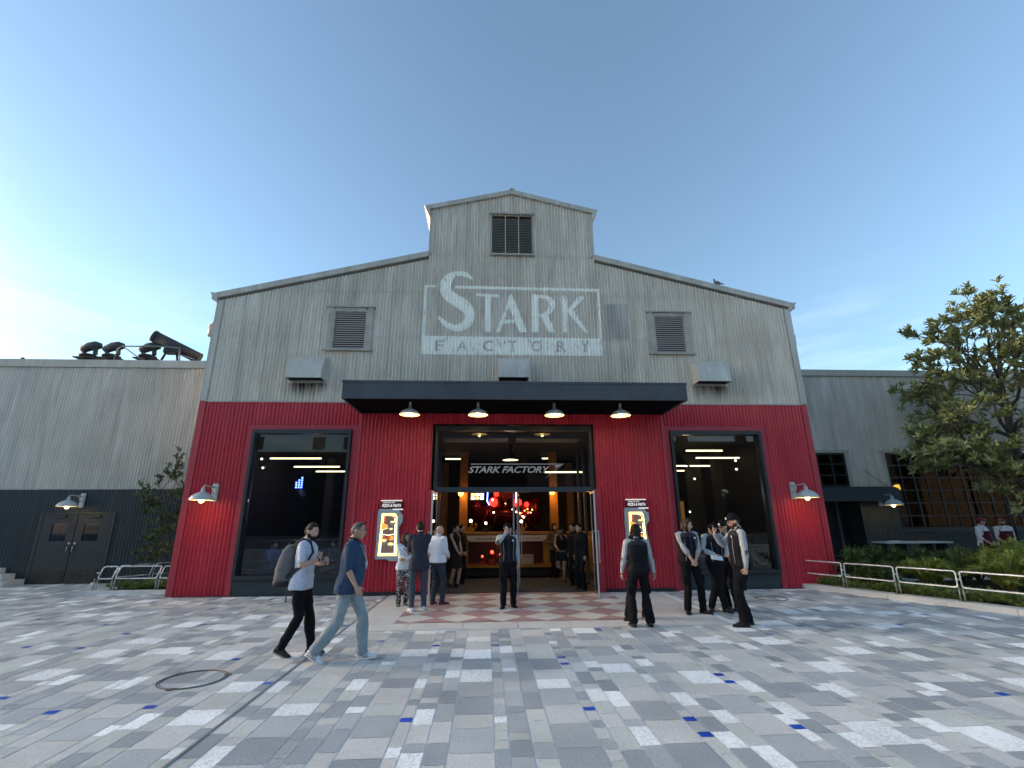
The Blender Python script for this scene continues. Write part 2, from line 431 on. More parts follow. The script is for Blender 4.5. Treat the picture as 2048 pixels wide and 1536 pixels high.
# concrete apron in slabs
ap = MB()
cuts_x = [-2.95, -2.0, -1.08, -.17, .72, 1.6, 2.5, 3.42]
for i in range(7): ap.b2(cuts_x[i]+.006, cuts_x[i+1]-.006, 8.46, 9.0, .001, .012)
ap.b2(-2.95, -2.27, 9.005, 12.22, .001, .012); ap.b2(2.24, 3.42, 9.005, 12.22, .001, .012)
tag(ap.build('concrete_apron', CONC), kind='structure')
tp = MB(); tz = .013
TW = speck('terrazzo cream', (.66, .64, .57), .12, 80); TR = speck('terrazzo rose', (.42, .265, .25), .2, 80)
tp.quad([(-2.262, 9.01, tz), (2.232, 9.01, tz), (2.232, 12.25, tz), (-2.262, 12.25, tz)], TW)
S = .79; y0 = 9.01
import itertools
def clip_poly(P, x0, x1, y0, y1):
    def cl(P, ins, itx):
        out = []
        for i in range(len(P)):
            a, b = P[i], P[(i+1) % len(P)]
            if ins(a): out.append(a)
            if ins(a) != ins(b): out.append(itx(a, b))
        return out
    def ix(v): return lambda a, b: (v, a[1]+(b[1]-a[1])*(v-a[0])/(b[0]-a[0]))
    def iy(v): return lambda a, b: (a[0]+(b[0]-a[0])*(v-a[1])/(b[1]-a[1]), v)
    P = cl(P, lambda p: p[0] >= x0, ix(x0))
    if P: P = cl(P, lambda p: p[0] <= x1, ix(x1))
    if P: P = cl(P, lambda p: p[1] >= y0, iy(y0))
    if P: P = cl(P, lambda p: p[1] <= y1, iy(y1))
    return P
for j in range(-1, 6):
    for i in range(-4, 5):
        cx = i*S - .02; cy = y0+j*S+.0
        P = clip_poly([(cx-S/2, cy), (cx, cy-S/2), (cx+S/2, cy), (cx, cy+S/2)], -2.262, 2.232, 9.01, 12.25)
        if len(P) > 2: tp.quad([(p[0], p[1], tz+.004) for p in P], TR)
o = tp.build('terrazzo_paving', None, None, fix=False)
at = o.data.attributes.new('tone', 'FLOAT', 'FACE')
for i in range(len(o.data.polygons)): at.data[i].value = 1.
tag(o, kind='structure')

def manhole(x, y, r, label):
    m = MB(); n = 48
    rust = mat('rusty cast iron', (.13, .115, .10), .6, .3, vary=.5, scale=20)
    m.lathe([(r-.016, .004), (r-.016, .009), (r, .009), (r, .004)], n=n, m=rust)
    m.lathe([(r-.042, .004), (r-.042, .008), (r-.034, .008), (r-.034, .004)], n=n, m=rust)
    for a in (.4, 2.5, 4.6): m.box((r*.98*cos(a), r*.98*sin(a), .009), (.07, .06, .006), rust, Matrix.Rotation(a, 3, 'Z'))
    tag(m.build('manhole_cover', None, None, (x, y, .001)), label, 'manhole', 'round manhole covers in the paving')
manhole(-3.97, 6.2, .35, 'large round manhole ring with paver infill at the front left of the plaza')
manhole(5.57, 11.0, .33, 'thin round manhole ring before the right shop window')

# ================================================================== MAIN BUILDING
YF = 12.49; YB = 12.25; HW = 8.18
bld = empty('factory_building', (0, YF, 0), 0, 'red and grey corrugated factory hall with a raised gable and a dark entrance canopy', 'building')
def P(name, mb, m=None, parent=None, fix=True):
    o = mb.build(name, m, None, fix=fix); o.parent = parent or bld
    if (parent or bld) is bld: o.location = (0, -YF, 0)
    return o
def PC(name, *a, **k):
    o = corr(name, *a, **k); o.parent = bld; o.location = (0, -YF, 0); return o
def gable(x):
    ax = abs(x)
    if ax > 2.45: return 7.66+(8.18-ax)*.2505
    return 11.40-(ax)*.25
WZ0, WZ1, WX0, WX1 = .37, 3.99, 4.22, 6.73
LAPS = [5.12, 6.62, 8.0, 9.24]
louv = [(-.62, .62, 9.30, 10.62), (-5.05, -4.03, 6.24, 7.44), (4.03, 5.05, 6.24, 7.44)]
PC('upper_wall', GALV, -8.18, 8.18, YF, 4.75, gable, louv, LAPS)
wins = [(-WX1-.02, -WX0+.02, 0, WZ1+.02), (WX0-.02, WX1+.02, 0, WZ1+.02), (-4.02, 4.02, 0, 4.70)]
PC('lower_wall', RED, -8.18, 8.18, YF-.004, .03, 4.745, wins, ())
DX = 2.03; DT = 4.06
PC('entrance_wall', RED, -3.98, 3.98, YB, .09, 4.40, [(-DX-.08, DX+.08, 0, DT+.06)], ())
t = MB()
for s in (-1, 1):
    t = MB(); t.b2(min(s*3.93, s*4.0), max(s*3.93, s*4.0), YB-.028, YF+.02, .0, 4.40, REDT)
    xa, xb = sorted((s*4.0, s*(WX0-.01)));  t.b2(xa+.003, xb, YF-.05, YF+.06, .0, 4.12, REDT)
    xa, xb = sorted((s*(WX0-.01), s*(WX1+.14))); t.b2(xa, xb, YF-.042, YF+.05, WZ1+.005, WZ1+.12, REDT)
    xa, xb = sorted((s*(WX1+.01), s*(WX1+.14))); t.b2(xa, xb, YF-.038, YF+.05, .0, WZ1, REDT)
    xa, xb = sorted((s*8.06, s*8.22)); t.b2(xa, xb, YF-.03, YF+.12, .02, 4.76, REDT)
    t.b2(min(s*DX, s*(DX+.16)), max(s*DX, s*(DX+.16)), YB-.035, YB+.05, .0, DT*.6, REDT)
    P('red_trim', t)
t = MB()
for s in (-1, 1):
    xa, xb = sorted((s*8.06, s*8.235)); t.b2(xa, xb, YF-.034, YF+.12, 4.765, 7.63, TRIM)
    # cupola corner boards
    xa, xb = sorted((s*2.33, s*2.47)); t.b2(xa, xb, YF-.03, YF+.12, 9.25, 10.74, TRIM)
t.b2(-8.1, 8.1, YF-.03, YF-.006, 4.73, 4.765, TRIM)
P('corner_trim', t)
# rake boards
def rake(mb, xa, za, xb, zb, h, y0, y1, m):
    mb.prism([(xa, za), (xb, zb), (xb, zb-h), (xa, za-h)], y0, y1, m)
t = MB()
rake(t, -8.38, 7.84, -2.46, 9.325, .17, YF-.07, YF+.25, TRIM); rake(t, 8.38, 7.84, 2.46, 9.325, .17, YF-.07, YF+.25, TRIM)
rake(t, -2.60, 10.885, 0, 11.535, .15, YF-.07, YF+.25, TRIM); rake(t, 2.60, 10.885, 0, 11.535, .15, YF-.07, YF+.25, TRIM)
t.box((0, YF-.02, 11.545), (.16, .14, .05), TRIM)
P('rake_trim', t)
# roofs
t = MB()
for s in (-1, 1):
    t.prism([(s*8.40, 7.83), (s*2.40, 9.335), (s*2.40, 9.28), (s*8.40, 7.77)], YF+.252, 27, TRIM)
    t.prism([(s*2.62, 10.88), (0, 11.535), (0, 11.48), (s*2.62, 10.82)], YF+.252, 27, TRIM)
    # eave gutters
    t.prism([(s*8.44, 7.86), (s*8.22, 7.84), (s*8.22, 7.60), (s*8.27, 7.60)], YF-.08, 27, TRIM)
    t.prism([(s*2.66, 10.90), (s*2.48, 10.86), (s*2.46, 10.50), (s*2.49, 10.50)], YF-.08, 27, TRIM)
P('roof', t)
t = MB()
for s in (-1, 1):
    t.b2(s*8.18, s*8.14, YF+.13, 27, 0, 7.7, GALVW); t.b2(s*2.45, s*2.41, YF+.13, 27, 9.2, 10.86, GALVW)
t.b2(-8.14, 8.14, 26.9, 27, 0, 7.7, GALVW)
P('side_wall', t)
VFR = mat('weathered vent frame', (.40, .37, .32), .6, vary=.2, scale=4)
# louvred vents
def louvre(x0, x1, z0, z1, n, frame_out, bars=0):
    t = MB(); fo = frame_out
    fm = VFR
    t.b2(x0-fo, x0, YF-.05, YF+.05, z0-.02, z1+.06, fm); t.b2(x1, x1+fo, YF-.05, YF+.05, z0-.02, z1+.06, fm)
    t.b2(x0-fo-.06, x1+fo+.06, YF-.075, YF+.05, z1+.062, z1+.10, fm); t.b2(x0-fo-.04, x1+fo+.04, YF-.085, YF+.05, z0-.07, z0-.022, fm)
    if fo > .05:
        t.b2(x0, x0+.05, YF-.035, YF+.08, z0, z1, fm); t.b2(x1-.05, x1, YF-.035, YF+.08, z0, z1, fm); t.b2(x0+.05, x1-.05, YF-.035, YF+.08, z1-.06, z1+.05, fm)
    o = P('vent', t)
    t = MB(); t.b2(x0, x1, YF+.09, YF+.10, z0, z1, DARK)
    sl = mat('vent slat metal', (.42, .40, .38), .5, .1) if fo > .05 else mat('vent slat dark', (.14, .13, .115), .6, vary=.3)
    e = .05 if fo > .05 else 0
    for i in range(n):
        z = z0+(i+.5)*(z1-z0-.05)/n
        t.box(((x0+x1)/2, YF+.02, z), (x1-x0-2*e-.004, .012, (z1-z0)/n*.46), sl, Matrix.Rotation(radians(25), 3, 'X'))
    for b in range(bars):
        xx = x0+(b+1)*(x1-x0)/(bars+1); t.b2(xx-.012, xx+.012, YF-.045, YF+.03, z0, z1, TRIM)
    s = t.build('slat', None, o)
louvre(-.60, .60, 9.32, 10.60, 22, .03, 2)
louvre(-5.02, -4.07, 6.26, 7.42, 17, .14); louvre(4.07, 5.02, 6.26, 7.42, 17, .14)
# quarter round exhaust hoods
def hood(xc, w_, z0, z1, dep):
    t = MB(); n = 10
    prof = [(0, z1)]+[(-(dep)*sin(pi/2*k/n)**1.0*.98, z0+.12+(z1-z0-.12)*cos(pi/2*k/n)) for k in range(1, n+1)]+[(-dep, z0)]
    for s in (-1, 1):
        vs = [t.bm.verts.new((xc+s*w_/2, YF+a, b)) for a, b in prof]+[t.bm.verts.new((xc+s*w_/2, YF, z0))]
        t.bm.faces.new(vs).material_index = t.mi(HOOD)
    for i in range(len(prof)-1):
        f = t.quad([(xc-w_/2, YF+prof[i][0], prof[i][1]), (xc+w_/2, YF+prof[i][0], prof[i][1]), (xc+w_/2, YF+prof[i+1][0], prof[i+1][1]), (xc-w_/2, YF+prof[i+1][0], prof[i+1][1])], HOOD)
        f.smooth = i < len(prof)-2
    t.b2(xc-w_/2-.07, xc+w_/2+.07, YF-.035, YF+.02, z0-.04, z1+.03, HOOD)
    t.b2(xc-w_/2+.02, xc+w_/2-.02, YF-dep+.02, YF, z0+.03, z0+.05, DARK)
    P('exhaust_hood', t)
hood(-5.50, .92, 5.30, 5.97, .42); hood(5.50, .92, 5.30, 5.97, .42); hood(0, .80, 5.36, 5.99, .42)
# soot streaks under the side hoods
def soot(name):
    m = bpy.data.materials.new(name); m.use_nodes = True; t = m.node_tree; t.nodes.clear(); N = t.nodes.new; L = t.links.new
    o = N('ShaderNodeOutputMaterial'); d_ = N('ShaderNodeBsdfDiffuse'); d_.inputs[0].default_value = (.012, .011, .009, 1); tr = N('ShaderNodeBsdfTransparent'); mx = N('ShaderNodeMixShader')
    at = N('ShaderNodeAttribute'); at.attribute_name = 'fade'; tc = N('ShaderNodeTexCoord'); mp = N('ShaderNodeMapping'); mp.inputs['Scale'].default_value = (9, 9, .8)
    n = N('ShaderNodeTexNoise'); n.inputs['Scale'].default_value = 1.6; n.inputs['Detail'].default_value = 6; L(tc.outputs['Object'], mp.inputs[0]); L(mp.outputs[0], n.inputs[0])
    mr = N('ShaderNodeMapRange'); mr.inputs[1].default_value = .32; mr.inputs[2].default_value = .62; L(n.outputs[0], mr.inputs[0])
    p = N('ShaderNodeMath'); p.operation = 'MULTIPLY'; L(mr.outputs[0], p.inputs[0]); L(at.outputs['Fac'], p.inputs[1])
    L(p.outputs[0], mx.inputs[0]); L(tr.outputs[0], mx.inputs[1]); L(d_.outputs[0], mx.inputs[2]); L(mx.outputs[0], o.inputs[0]); return m
SOOT = soot('soot run')
def soot_patch(xa, xb, zt, zb, k):
    mb = MB(); nx = int((xb-xa)/.013); nz = 10; V = []
    fade = []
    for j in range(nz+1):
        row = []
        for i in range(nx+1):
            x_ = xa+(xb-xa)*i/nx; z_ = zt+(zb-zt)*j/nz
            row.append(mb.bm.verts.new((x_, YF+ridge(x_)-.016, z_)))
            u = i/nx; e = min(1, 5*u, 5*(1-u)); fade.append(k*e*(1-j/nz)**1.6*.95)
        V.append(row)
    for j in range(nz):
        for i in range(nx):
            f = mb.bm.faces.new([V[j][i], V[j][i+1], V[j+1][i+1], V[j+1][i]]); f.smooth = True
    o = P('soot_stain', mb, SOOT, fix=False)
    a = o.data.attributes.new('fade', 'FLOAT', 'POINT')
    for i, v in enumerate(fade): a.data[i].value = v
soot_patch(-6.0, -4.95, 5.27, 4.78, 1.); soot_patch(4.98, 6.05, 5.27, 4.78, 1.)
# faint repair patches beside the sign
t = MB()
PATCH = weathered('repair sheet', (.56, .52, .465), (.38, .34, .285), (.66, .63, .58), .5, .1, .1, 21.)
def sheet_patch(xa, xb, za, zb):
    mb = MB(); n = int((xb-xa)/.0131)
    for i in range(n):
        a = xa+(xb-xa)*i/n; b = xa+(xb-xa)*(i+1)/n
        mb.quad([(a, YF+ridge(a)-.0115, za), (b, YF+ridge(b)-.0115, za), (b, YF+ridge(b)-.0115, zb), (a, YF+ridge(a)-.0115, zb)]).smooth = True
    bmesh.ops.remove_doubles(mb.bm, verts=mb.bm.verts, dist=1e-5)
    P('repair_patch', mb, PATCH, fix=False)
sheet_patch(2.62, 3.34, 6.66, 7.74)
# ---- the painted sign
S_STROKE= [(-1.2, 8.49, 0.043), (-1.38, 8.61, 0.074), (-1.6, 8.63, 0.08), (-1.79, 8.54, 0.117), (-1.91, 8.36, 0.154), (-1.94, 8.18, 0.16), (-1.87, 7.98, 0.169), (-1.71, 7.83, 0.178), (-1.49, 7.69, 0.178), (-1.31, 7.53, 0.169), (-1.23, 7.36, 0.148), (-1.24, 7.17, 0.135), (-1.35, 7.01, 0.123), (-1.54, 6.92, 0.105), (-1.74, 6.95, 0.092), (-1.92, 7.06, 0.074), (-2.08, 7.22, 0.049)]
R_STROKE= [(0.71, 7.93, 0.043), (0.93, 7.93, 0.062), (1.09, 7.84, 0.086), (1.14, 7.67, 0.098), (1.07, 7.49, 0.08), (0.93, 7.38, 0.049), (0.76, 7.34, 0.031)]
SIGN_POLYS= [[(-1.05, 8.0), (-0.38, 7.99), (-0.39, 7.89), (-1.05, 7.92)], [(-0.8, 7.91), (-0.62, 7.9), (-0.62, 6.81), (-0.79, 6.81)], [(-0.06, 8.02), (-0.02, 8.02), (-0.02, 7.75), (-0.14, 7.5), (-0.36, 6.82), (-0.48, 6.81), (-0.2, 7.55)], [(-0.04, 8.04), (0.06, 7.82), (0.41, 6.82), (0.19, 6.81), (-0.11, 7.59)], [(-0.25, 7.2), (0.05, 7.2), (0.05, 7.08), (-0.28, 7.07)], [(0.56, 8.01), (0.75, 8.0), (0.74, 6.82), (0.54, 6.82)], [(0.8, 7.33), (1.01, 7.38), (1.22, 6.83), (1.03, 6.82)], [(1.44, 7.98), (1.6, 7.99), (1.57, 6.83), (1.43, 6.83)], [(2.1, 7.97), (1.93, 7.97), (1.57, 7.51), (1.61, 7.43), (1.75, 7.54), (2.09, 7.9)], [(1.58, 7.46), (1.75, 7.54), (2.17, 6.83), (2.09, 6.8), (1.95, 6.98)], [(-2.53, 8.24), (-2.21, 8.24), (-2.21, 8.18), (-2.53, 8.17)], [(-1.67, 8.24), (2.54, 8.22), (2.54, 8.13), (-1.67, 8.15)], [(-2.53, 8.17), (-2.46, 8.17), (-2.47, 6.64), (-2.54, 6.64)], [(2.48, 8.2), (2.56, 8.2), (2.53, 6.64), (2.47, 6.64)], [(-2.54, 6.67), (2.52, 6.66), (2.54, 6.13), (-2.53, 6.12)]]
LETTERS= [('F', -2.13, 6.23, -1.97, 6.54), ('A', -1.55, 6.23, -1.28, 6.54), ('C', -0.82, 6.23, -0.55, 6.55), ('T', -0.1, 6.24, 0.08, 6.55), ('O', 0.54, 6.24, 0.81, 6.56), ('R', 1.25, 6.25, 1.5, 6.56), ('Y', 1.95, 6.25, 2.16, 6.57)]
add = []
for p in SIGN_POLYS: add += poly_tris(p)
add += stroke_polys(S_STROKE)+stroke_polys(R_STROKE)
sub = []
for ch, xa, za, xb, zb in LETTERS:
    ww = .11 if ch in 'FT' else .05
    xa, xb = xa-ww*.3, xb+ww*.3
    sub += fit_tris(text_tris(ch, 1, .012), xa, xb, za, zb)
    if ch in 'FTRY':    # slab feet like the hand painted letters
        xs = (xa-.03, xa+.13) if ch in 'FR' else ((xa+xb)/2-.07, (xa+xb)/2+.07)
        sub += poly_tris([(xs[0], za-.005), (xs[1], za-.005), (xs[1], za+.025), (xs[0], za+.025)])
def paintmat(name, col, keep):
    m = bpy.data.materials.new(name); m.use_nodes = True; t = m.node_tree; b = t.nodes['Principled BSDF']; N = t.nodes.new; L = t.links.new
    b.inputs['Base Color'].default_value = (*col, 1); b.inputs['Roughness'].default_value = .75
    tc = N('ShaderNodeTexCoord'); mp = N('ShaderNodeMapping'); mp.inputs['Scale'].default_value = (16, 16, 2.4); L(tc.outputs['Object'], mp.inputs[0])
    n = N('ShaderNodeTexNoise'); n.inputs['Scale'].default_value = 1.5; n.inputs['Detail'].default_value = 7; n.inputs['Roughness'].default_value = .75; L(mp.outputs[0], n.inputs[0])
    mp2 = N('ShaderNodeMapping'); mp2.inputs['Scale'].default_value = (2.3, 2.3, 1.2); L(tc.outputs['Object'], mp2.inputs[0])
    n2 = N('ShaderNodeTexNoise'); n2.inputs['Scale'].default_value = 1.5; n2.inputs['Detail'].default_value = 3; L(mp2.outputs[0], n2.inputs[0])
    s = N('ShaderNodeMath'); s.operation = 'MULTIPLY_ADD'; s.inputs[1].default_value = .45; L(n2.outputs[0], s.inputs[0]); L(n.outputs[0], s.inputs[2])
    mr = N('ShaderNodeMapRange'); mr.inputs[1].default_value = keep; mr.inputs[2].default_value = keep+.05; mr.inputs[3].default_value = .22; mr.inputs[4].default_value = .98; L(s.outputs[0], mr.inputs[0])
    L(mr.outputs[0], b.inputs['Alpha']); return m
SIGNP = paintmat('worn white sign paint', (1, .99, .91), .58)
def ysurf(x, z):
    return YF+ridge(x)-.012
o = scan_paint('painted_sign', SIGNP, add, sub, ysurf, bld); o.location = (0, -YF, 0)
o['label'] = 'worn white painted STARK FACTORY lettering in a thin frame'

# ---- canopy
t = MB(); CY = 10.58; CT, CB = 4.79, 4.375
t.b2(-4.0, 4.0, CY, CY+.05, CB, CT, CANOPY); t.b2(-4.0, -3.95, CY+.051, YF-.02, CB, CT, CANOPY); t.b2(3.95, 4.0, CY+.051, YF-.02, CB, CT, CANOPY)
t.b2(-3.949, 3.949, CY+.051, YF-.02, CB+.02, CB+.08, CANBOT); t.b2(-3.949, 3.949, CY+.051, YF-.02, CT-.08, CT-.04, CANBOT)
t.b2(-4.02, 4.02, CY-.012, CY-.001, CT-.04, CT+.012, CANOPY)
can = P('canopy', t)
for xx in (-3.55, -2.35, -.75, .95, 2.15, 3.45):
    t = MB(); s = -1 if xx < 0 else 1
    t.tube([(xx, YF-.03, 5.25), (xx+.12*s, CY+.55, CT-.05)], .022, 8, TRIM); t.box((xx, YF-.025, 5.25), (.09, .03, .12), TRIM)
    t.build('stay_rod', None, can)
for xx in (-3.15, -1.72, .98, 2.30, -.05, 3.4):
    t = MB(); t.b2(xx-.14, xx+.14, CY+.12, CY+.30, CT-.045, CT+.04, BLACK); t.b2(xx-.12, xx+.12, CY+.14, CY+.28, CT+.041, CT+.055, DARK)
    t.build('floodlight', None, can)

# ---- shop windows
def shop_window(x0, x1):
    t = MB(); f = .075; ya, yb = YF-.11, YF+.14
    t.b2(x0, x0+f, ya, yb, WZ0, WZ1, BLACK); t.b2(x1-f, x1, ya, yb, WZ0, WZ1, BLACK)
    t.b2(x0+f, x1-f, ya, yb, WZ1-.10, WZ1, BLACK); t.b2(x0+f, x1-f, ya, yb, WZ0, WZ0+.09, BLACK)
    o = P('window', t)
    t = MB(); t.b2(x0+f, x1-f, YF+.03, YF+.042, WZ0+.09, WZ1-.10); t.build('pane', GLASS, o)
    t = MB(); t.b2(x0-.002, x1+.002, YF-.02, YF+.08, .0, WZ0-.002, BASEM); P('window_base', t)
shop_window(-WX1, -WX0); shop_window(WX0, WX1)
# ---- base strip
for q in ((-3.92, -DX-.17, YB-.01, YB+.03, 0, .085, BLACK), (DX+.17, 3.92, YB-.01, YB+.03, 0, .085, BLACK), (-8.05, -WX1-.15, YF-.02, YF+.02, 0, .028, REDT), (WX1+.15, 8.05, YF-.02, YF+.02, 0, .028, REDT)):
    t = MB(); t.b2(*q); P('plinth', t)
# ---- entrance frame, transom with lettering, open leaves
t = MB(); f = .07; ya, yb = YB-.05, YB+.16; TZ = 2.44
t.b2(-DX, -DX+f, ya, yb, 0, DT, BLACK); t.b2(DX-f, DX, ya, yb, 0, DT, BLACK); t.b2(-DX+f, DX-f, ya, yb, DT-.12, DT, BLACK)
t.b2(-DX+f, DX-f, ya-.02, yb, TZ-.06, TZ+.06, mat('transom bar blue grey', (.03, .045, .06), .35)); t.b2(-DX+f, DX-f, ya, YB+.12, 0, .016, STEEL)
fr = P('entrance_frame', t)
t = MB(); t.b2(-DX+f, DX-f, YB+.05, YB+.062, TZ+.06, DT-.12); t.build('pane', GLASS, fr)
t = MB(); AL = mat('silver vinyl', (.42, .43, .44), .5); yy = YB+.044
text_mesh(t, 'STARK FACTORY', -1.17, .93, 2.86, 3.03, yy, AL, .022, .32, .95)
t.quad([(-1.12, yy, 3.075), (1.27, yy, 3.075), (1.27, yy, 3.095), (-1.10, yy, 3.095)], AL)
t.quad([(1.27, yy, 3.095), (1.30, yy, 3.10), (.82, yy, 2.74), (.80, yy, 2.735)], AL); t.quad([(1.05, yy, 3.05), (1.24, yy, 3.075), (1.10, yy, 3.00), (1.07, yy, 3.0)], AL)
o = t.build('lettering', None, fr, fix=False)
EDGE = mat('bright steel door edge', (.75, .76, .75), .3, .6)
def leaf(xh, yh, ang, wd=.93, label=None, handle=True):
    """glass leaf hinged at (xh,yh), ang measured from +X"""
    e = empty('door', (xh, yh-YF, 0), ang); e.parent = bld
    if label: e['label'] = label
    H_ = 2.36; t = MB(); s = .024
    t.b2(0, s, -.012, .012, .02, H_, STEEL); t.b2(wd-s, wd-.012, -.012, .012, .02, H_, STEEL); t.b2(s, wd-s, -.012, .012, .02, .09, STEEL); t.b2(s, wd-s, -.012, .012, H_-.05, H_, STEEL)
    t.b2(wd-.011, wd+.008, -.019, .019, .01, H_, EDGE)
    t.build('frame', None, e)
    t = MB(); t.b2(s, wd-s, -.005, .005, .11, H_-.06); t.build('pane', GLASSD, e)
    if handle:
        t = MB()
        for sy in (-1, 1): t.tube([(wd-.11, sy*.02, .75), (wd-.11, sy*.07, .75), (wd-.11, sy*.07, 1.45), (wd-.11, sy*.02, 1.45)], .012, 8, STEEL)
        t.build('handle', None, e)
leaf(-1.93, YB-.04, radians(-92), .80); leaf(1.93, YB-.04, radians(-97), .88)
leaf(-.02, YB+.02, radians(87), .88); leaf(.07, YB+.02, radians(84), .88)

# ================================================================== INTERIOR
rm = MB(); RY = 24.; IC = 4.12
iy0, iy1 = YF+.10, YF+.16
for (a, b) in ((-8.1, -WX1), (-WX0, -DX-.02), (DX+.02, WX0), (WX1, 8.1)): rm.b2(a, b, iy0, iy1, 0, IC, INT)
for (a, b) in ((-WX1, -WX0), (WX0, WX1)): rm.b2(a, b, iy0, iy1, WZ1, IC, INT); rm.b2(a, b, iy0, iy1, 0, WZ0, INT)
rm.b2(-8.12, -8.05, iy1, RY, 0, IC, INT); rm.b2(8.05, 8.12, iy1, RY, 0, IC, INT)
rm.b2(-8.12, 8.12, RY, RY+.1, 0, IC, INTW); rm.b2(-8.12, 8.12, iy0, RY+.1, IC+.001, IC+.10, INT); rm.b2(-3.9, 3.9, YB+.06, iy0, IC+.001, IC+.10, INT)
rm.b2(-3.9, -DX-.09, YB+.03, iy0, .0, IC, INT); rm.b2(DX+.09, 3.9, YB+.03, iy0, 0, IC, INT)
P('interior_wall', rm)
t = MB(); t.b2(-8.05, 8.05, YB+.17, RY, -.01, .012, FLOORM); P('interior_floor', t)
t = MB(); t.b2(-1.85, 1.72, YB+.2, 15.2, .013, .025, mat('entrance mat', (.045, .052, .058), .9, vary=.15, bump=.3))
tag(t.build('entrance_mat', None), 'dark grey entrance mat just inside the open glass doors', 'mat')
# light-grey soffit bulkhead just inside transom
t = MB(); t.b2(-1.9, -.12, 12.9, 13.6, 3.85, 3.95, mat('soffit grey', (.30, .33, .33), .6)); t.b2(.12, 1.9, 12.9, 13.6, 3.85, 3.95, MATS['soffit grey'])
P('bulkhead', t)
# partition of the vestibule on the right and left
GM = mat('grey mullion', (.13, .145, .145), .5)
for s in (-1, 1):
    t = MB(); q = lambda a, b: (min(s*a, s*b), max(s*a, s*b))
    for yv in (13.0, 13.9, 14.8): t.b2(*q(2.10, 2.17), yv, yv+.08, 0, 3.7, GM)
    t.b2(*q(2.11, 2.16), 12.7, 14.9, 0, .1, GM); P('vestibule_partition', t)
# ochre steel columns
for (xx, yy, hh) in ((-1.52, 17.6, 4.1), (1.72, 17.6, 4.1), (-2.5, 21, 4.1), (2.9, 21, 4.1), (6.9, 19.5, 4.1), (-6.9, 19.5, 4.1)):
    t = MB(); c_ = AMBER if abs(xx) < 3 else mat('concrete column', (.06, .057, .042), .8)
    t.b2(xx-.14, xx+.14, yy-.14, yy-.11, 0, hh, c_); t.b2(xx-.14, xx+.14, yy+.11, yy+.14, 0, hh, c_); t.b2(xx-.03, xx+.03, yy-.109, yy+.109, 0, hh, c_)
    o = P('column', t)
# diagonal bracing in right window
t = MB(); t.tube([(6.3, 17.0, 4.0), (7.6, 17.0, 2.1)], .035, 8, BLACK); t.tube([(7.6, 17.0, 2.1), (6.6, 17.0, .3)], .035, 8, BLACK); t.b2(7.55, 7.8, 16.9, 17.3, 0, 4.1, mat('concrete column', (.06, .057, .042), .8)); t.b2(6.9, 7.5, 18.0, 18.1, 0, 4.1, MATS['concrete column'])
P('bracing', t)

def lin_lamp(x0, x1, y, z, label):
    t = MB(); t.b2(x0, x1, y-.025, y+.025, z-.022, z+.022, TUBE, bev=.01); t.b2(x0+.02, x1-.02, y-.03, y+.03, z+.024, z+.05, BLACK)
    for xx in (x0+.2, x1-.2): t.tube([(xx, y, z+.05), (xx, y, IC)], .005, 5, BLACK)
    tag(t.build('linear_lamp', None), label, 'lamp', 'linear lamps hanging inside the hall')
for a in ((-7.8, -6.15, 16, 3.69, 'longest yellow linear lamp, topmost in the left shop window'), (-7.59, -5.98, 17.5, 3.58, 'middle of the three yellow linear lamps in the left shop window'),
          (-7.15, -5.98, 18.5, 3.51, 'lowest of the three yellow linear lamps in the left shop window'), (5.55, 6.72, 14.6, 3.76, 'topmost yellow linear lamp at the left edge of the right shop window'),
          (6.47, 8.0, 16, 3.71, 'long yellow linear lamp in the middle of the right shop window'), (6.29, 7.84, 17.5, 3.6, 'third yellow linear lamp down in the right shop window'),
          (6.6, 7.5, 18.6, 3.53, 'short lowest yellow linear lamp in the right shop window'), (-2.3, -1.7, 18.5, 3.98, 'small linear lamp behind the transom glass, left of the lettering'),
          (1.45, 1.85, 18.5, 4.0, 'small linear lamp behind the transom glass, right of the pendant'), (1.3, 2.7, 16.5, 3.28, 'linear lamp behind the end of the transom lettering')): lin_lamp(*a)
# entrance pendant
def dome(t, c, r, h, m=SHADE, lin=SHIN):
    """enamel dome shade opening down at z=c.z"""
    pr = [(r, 0), (r*.97, h*.12), (r*.82, h*.38), (r*.52, h*.62), (r*.24, h*.76), (r*.17, h*.80), (r*.15, h*1.12), (.0001, h*1.14)]
    t.lathe(pr, c, 28, m); t.lathe([(r*1.0, 0), (r*.95, .004), (r*.80, h*.36), (r*.50, h*.58), (.0001, h*.66)], c, 28, lin)
    t.lathe([(r, -.004), (r*1.02, 0), (r, .012)], c, 28, m)
pe = empty('pendant_lamp', (0, 14.2, 3.42), 0, 'black pendant dome lamp hanging behind the transom glass', 'lamp')
t = MB(); dome(t, (0, 0, 0), .24, .22, BLACK); t.tube([(0, 0, .24), (0, 0, .46)], .06, 10, BLACK); t.tube([(0, 0, .46), (0, 0, .69)], .012, 6, BLACK); t.build('lamp_shade', None, pe)
t = MB(); t.lathe([(.0001, .03), (.215, .03)], (0, 0, 0), 20, BULB); t.build('bulb', None, pe)

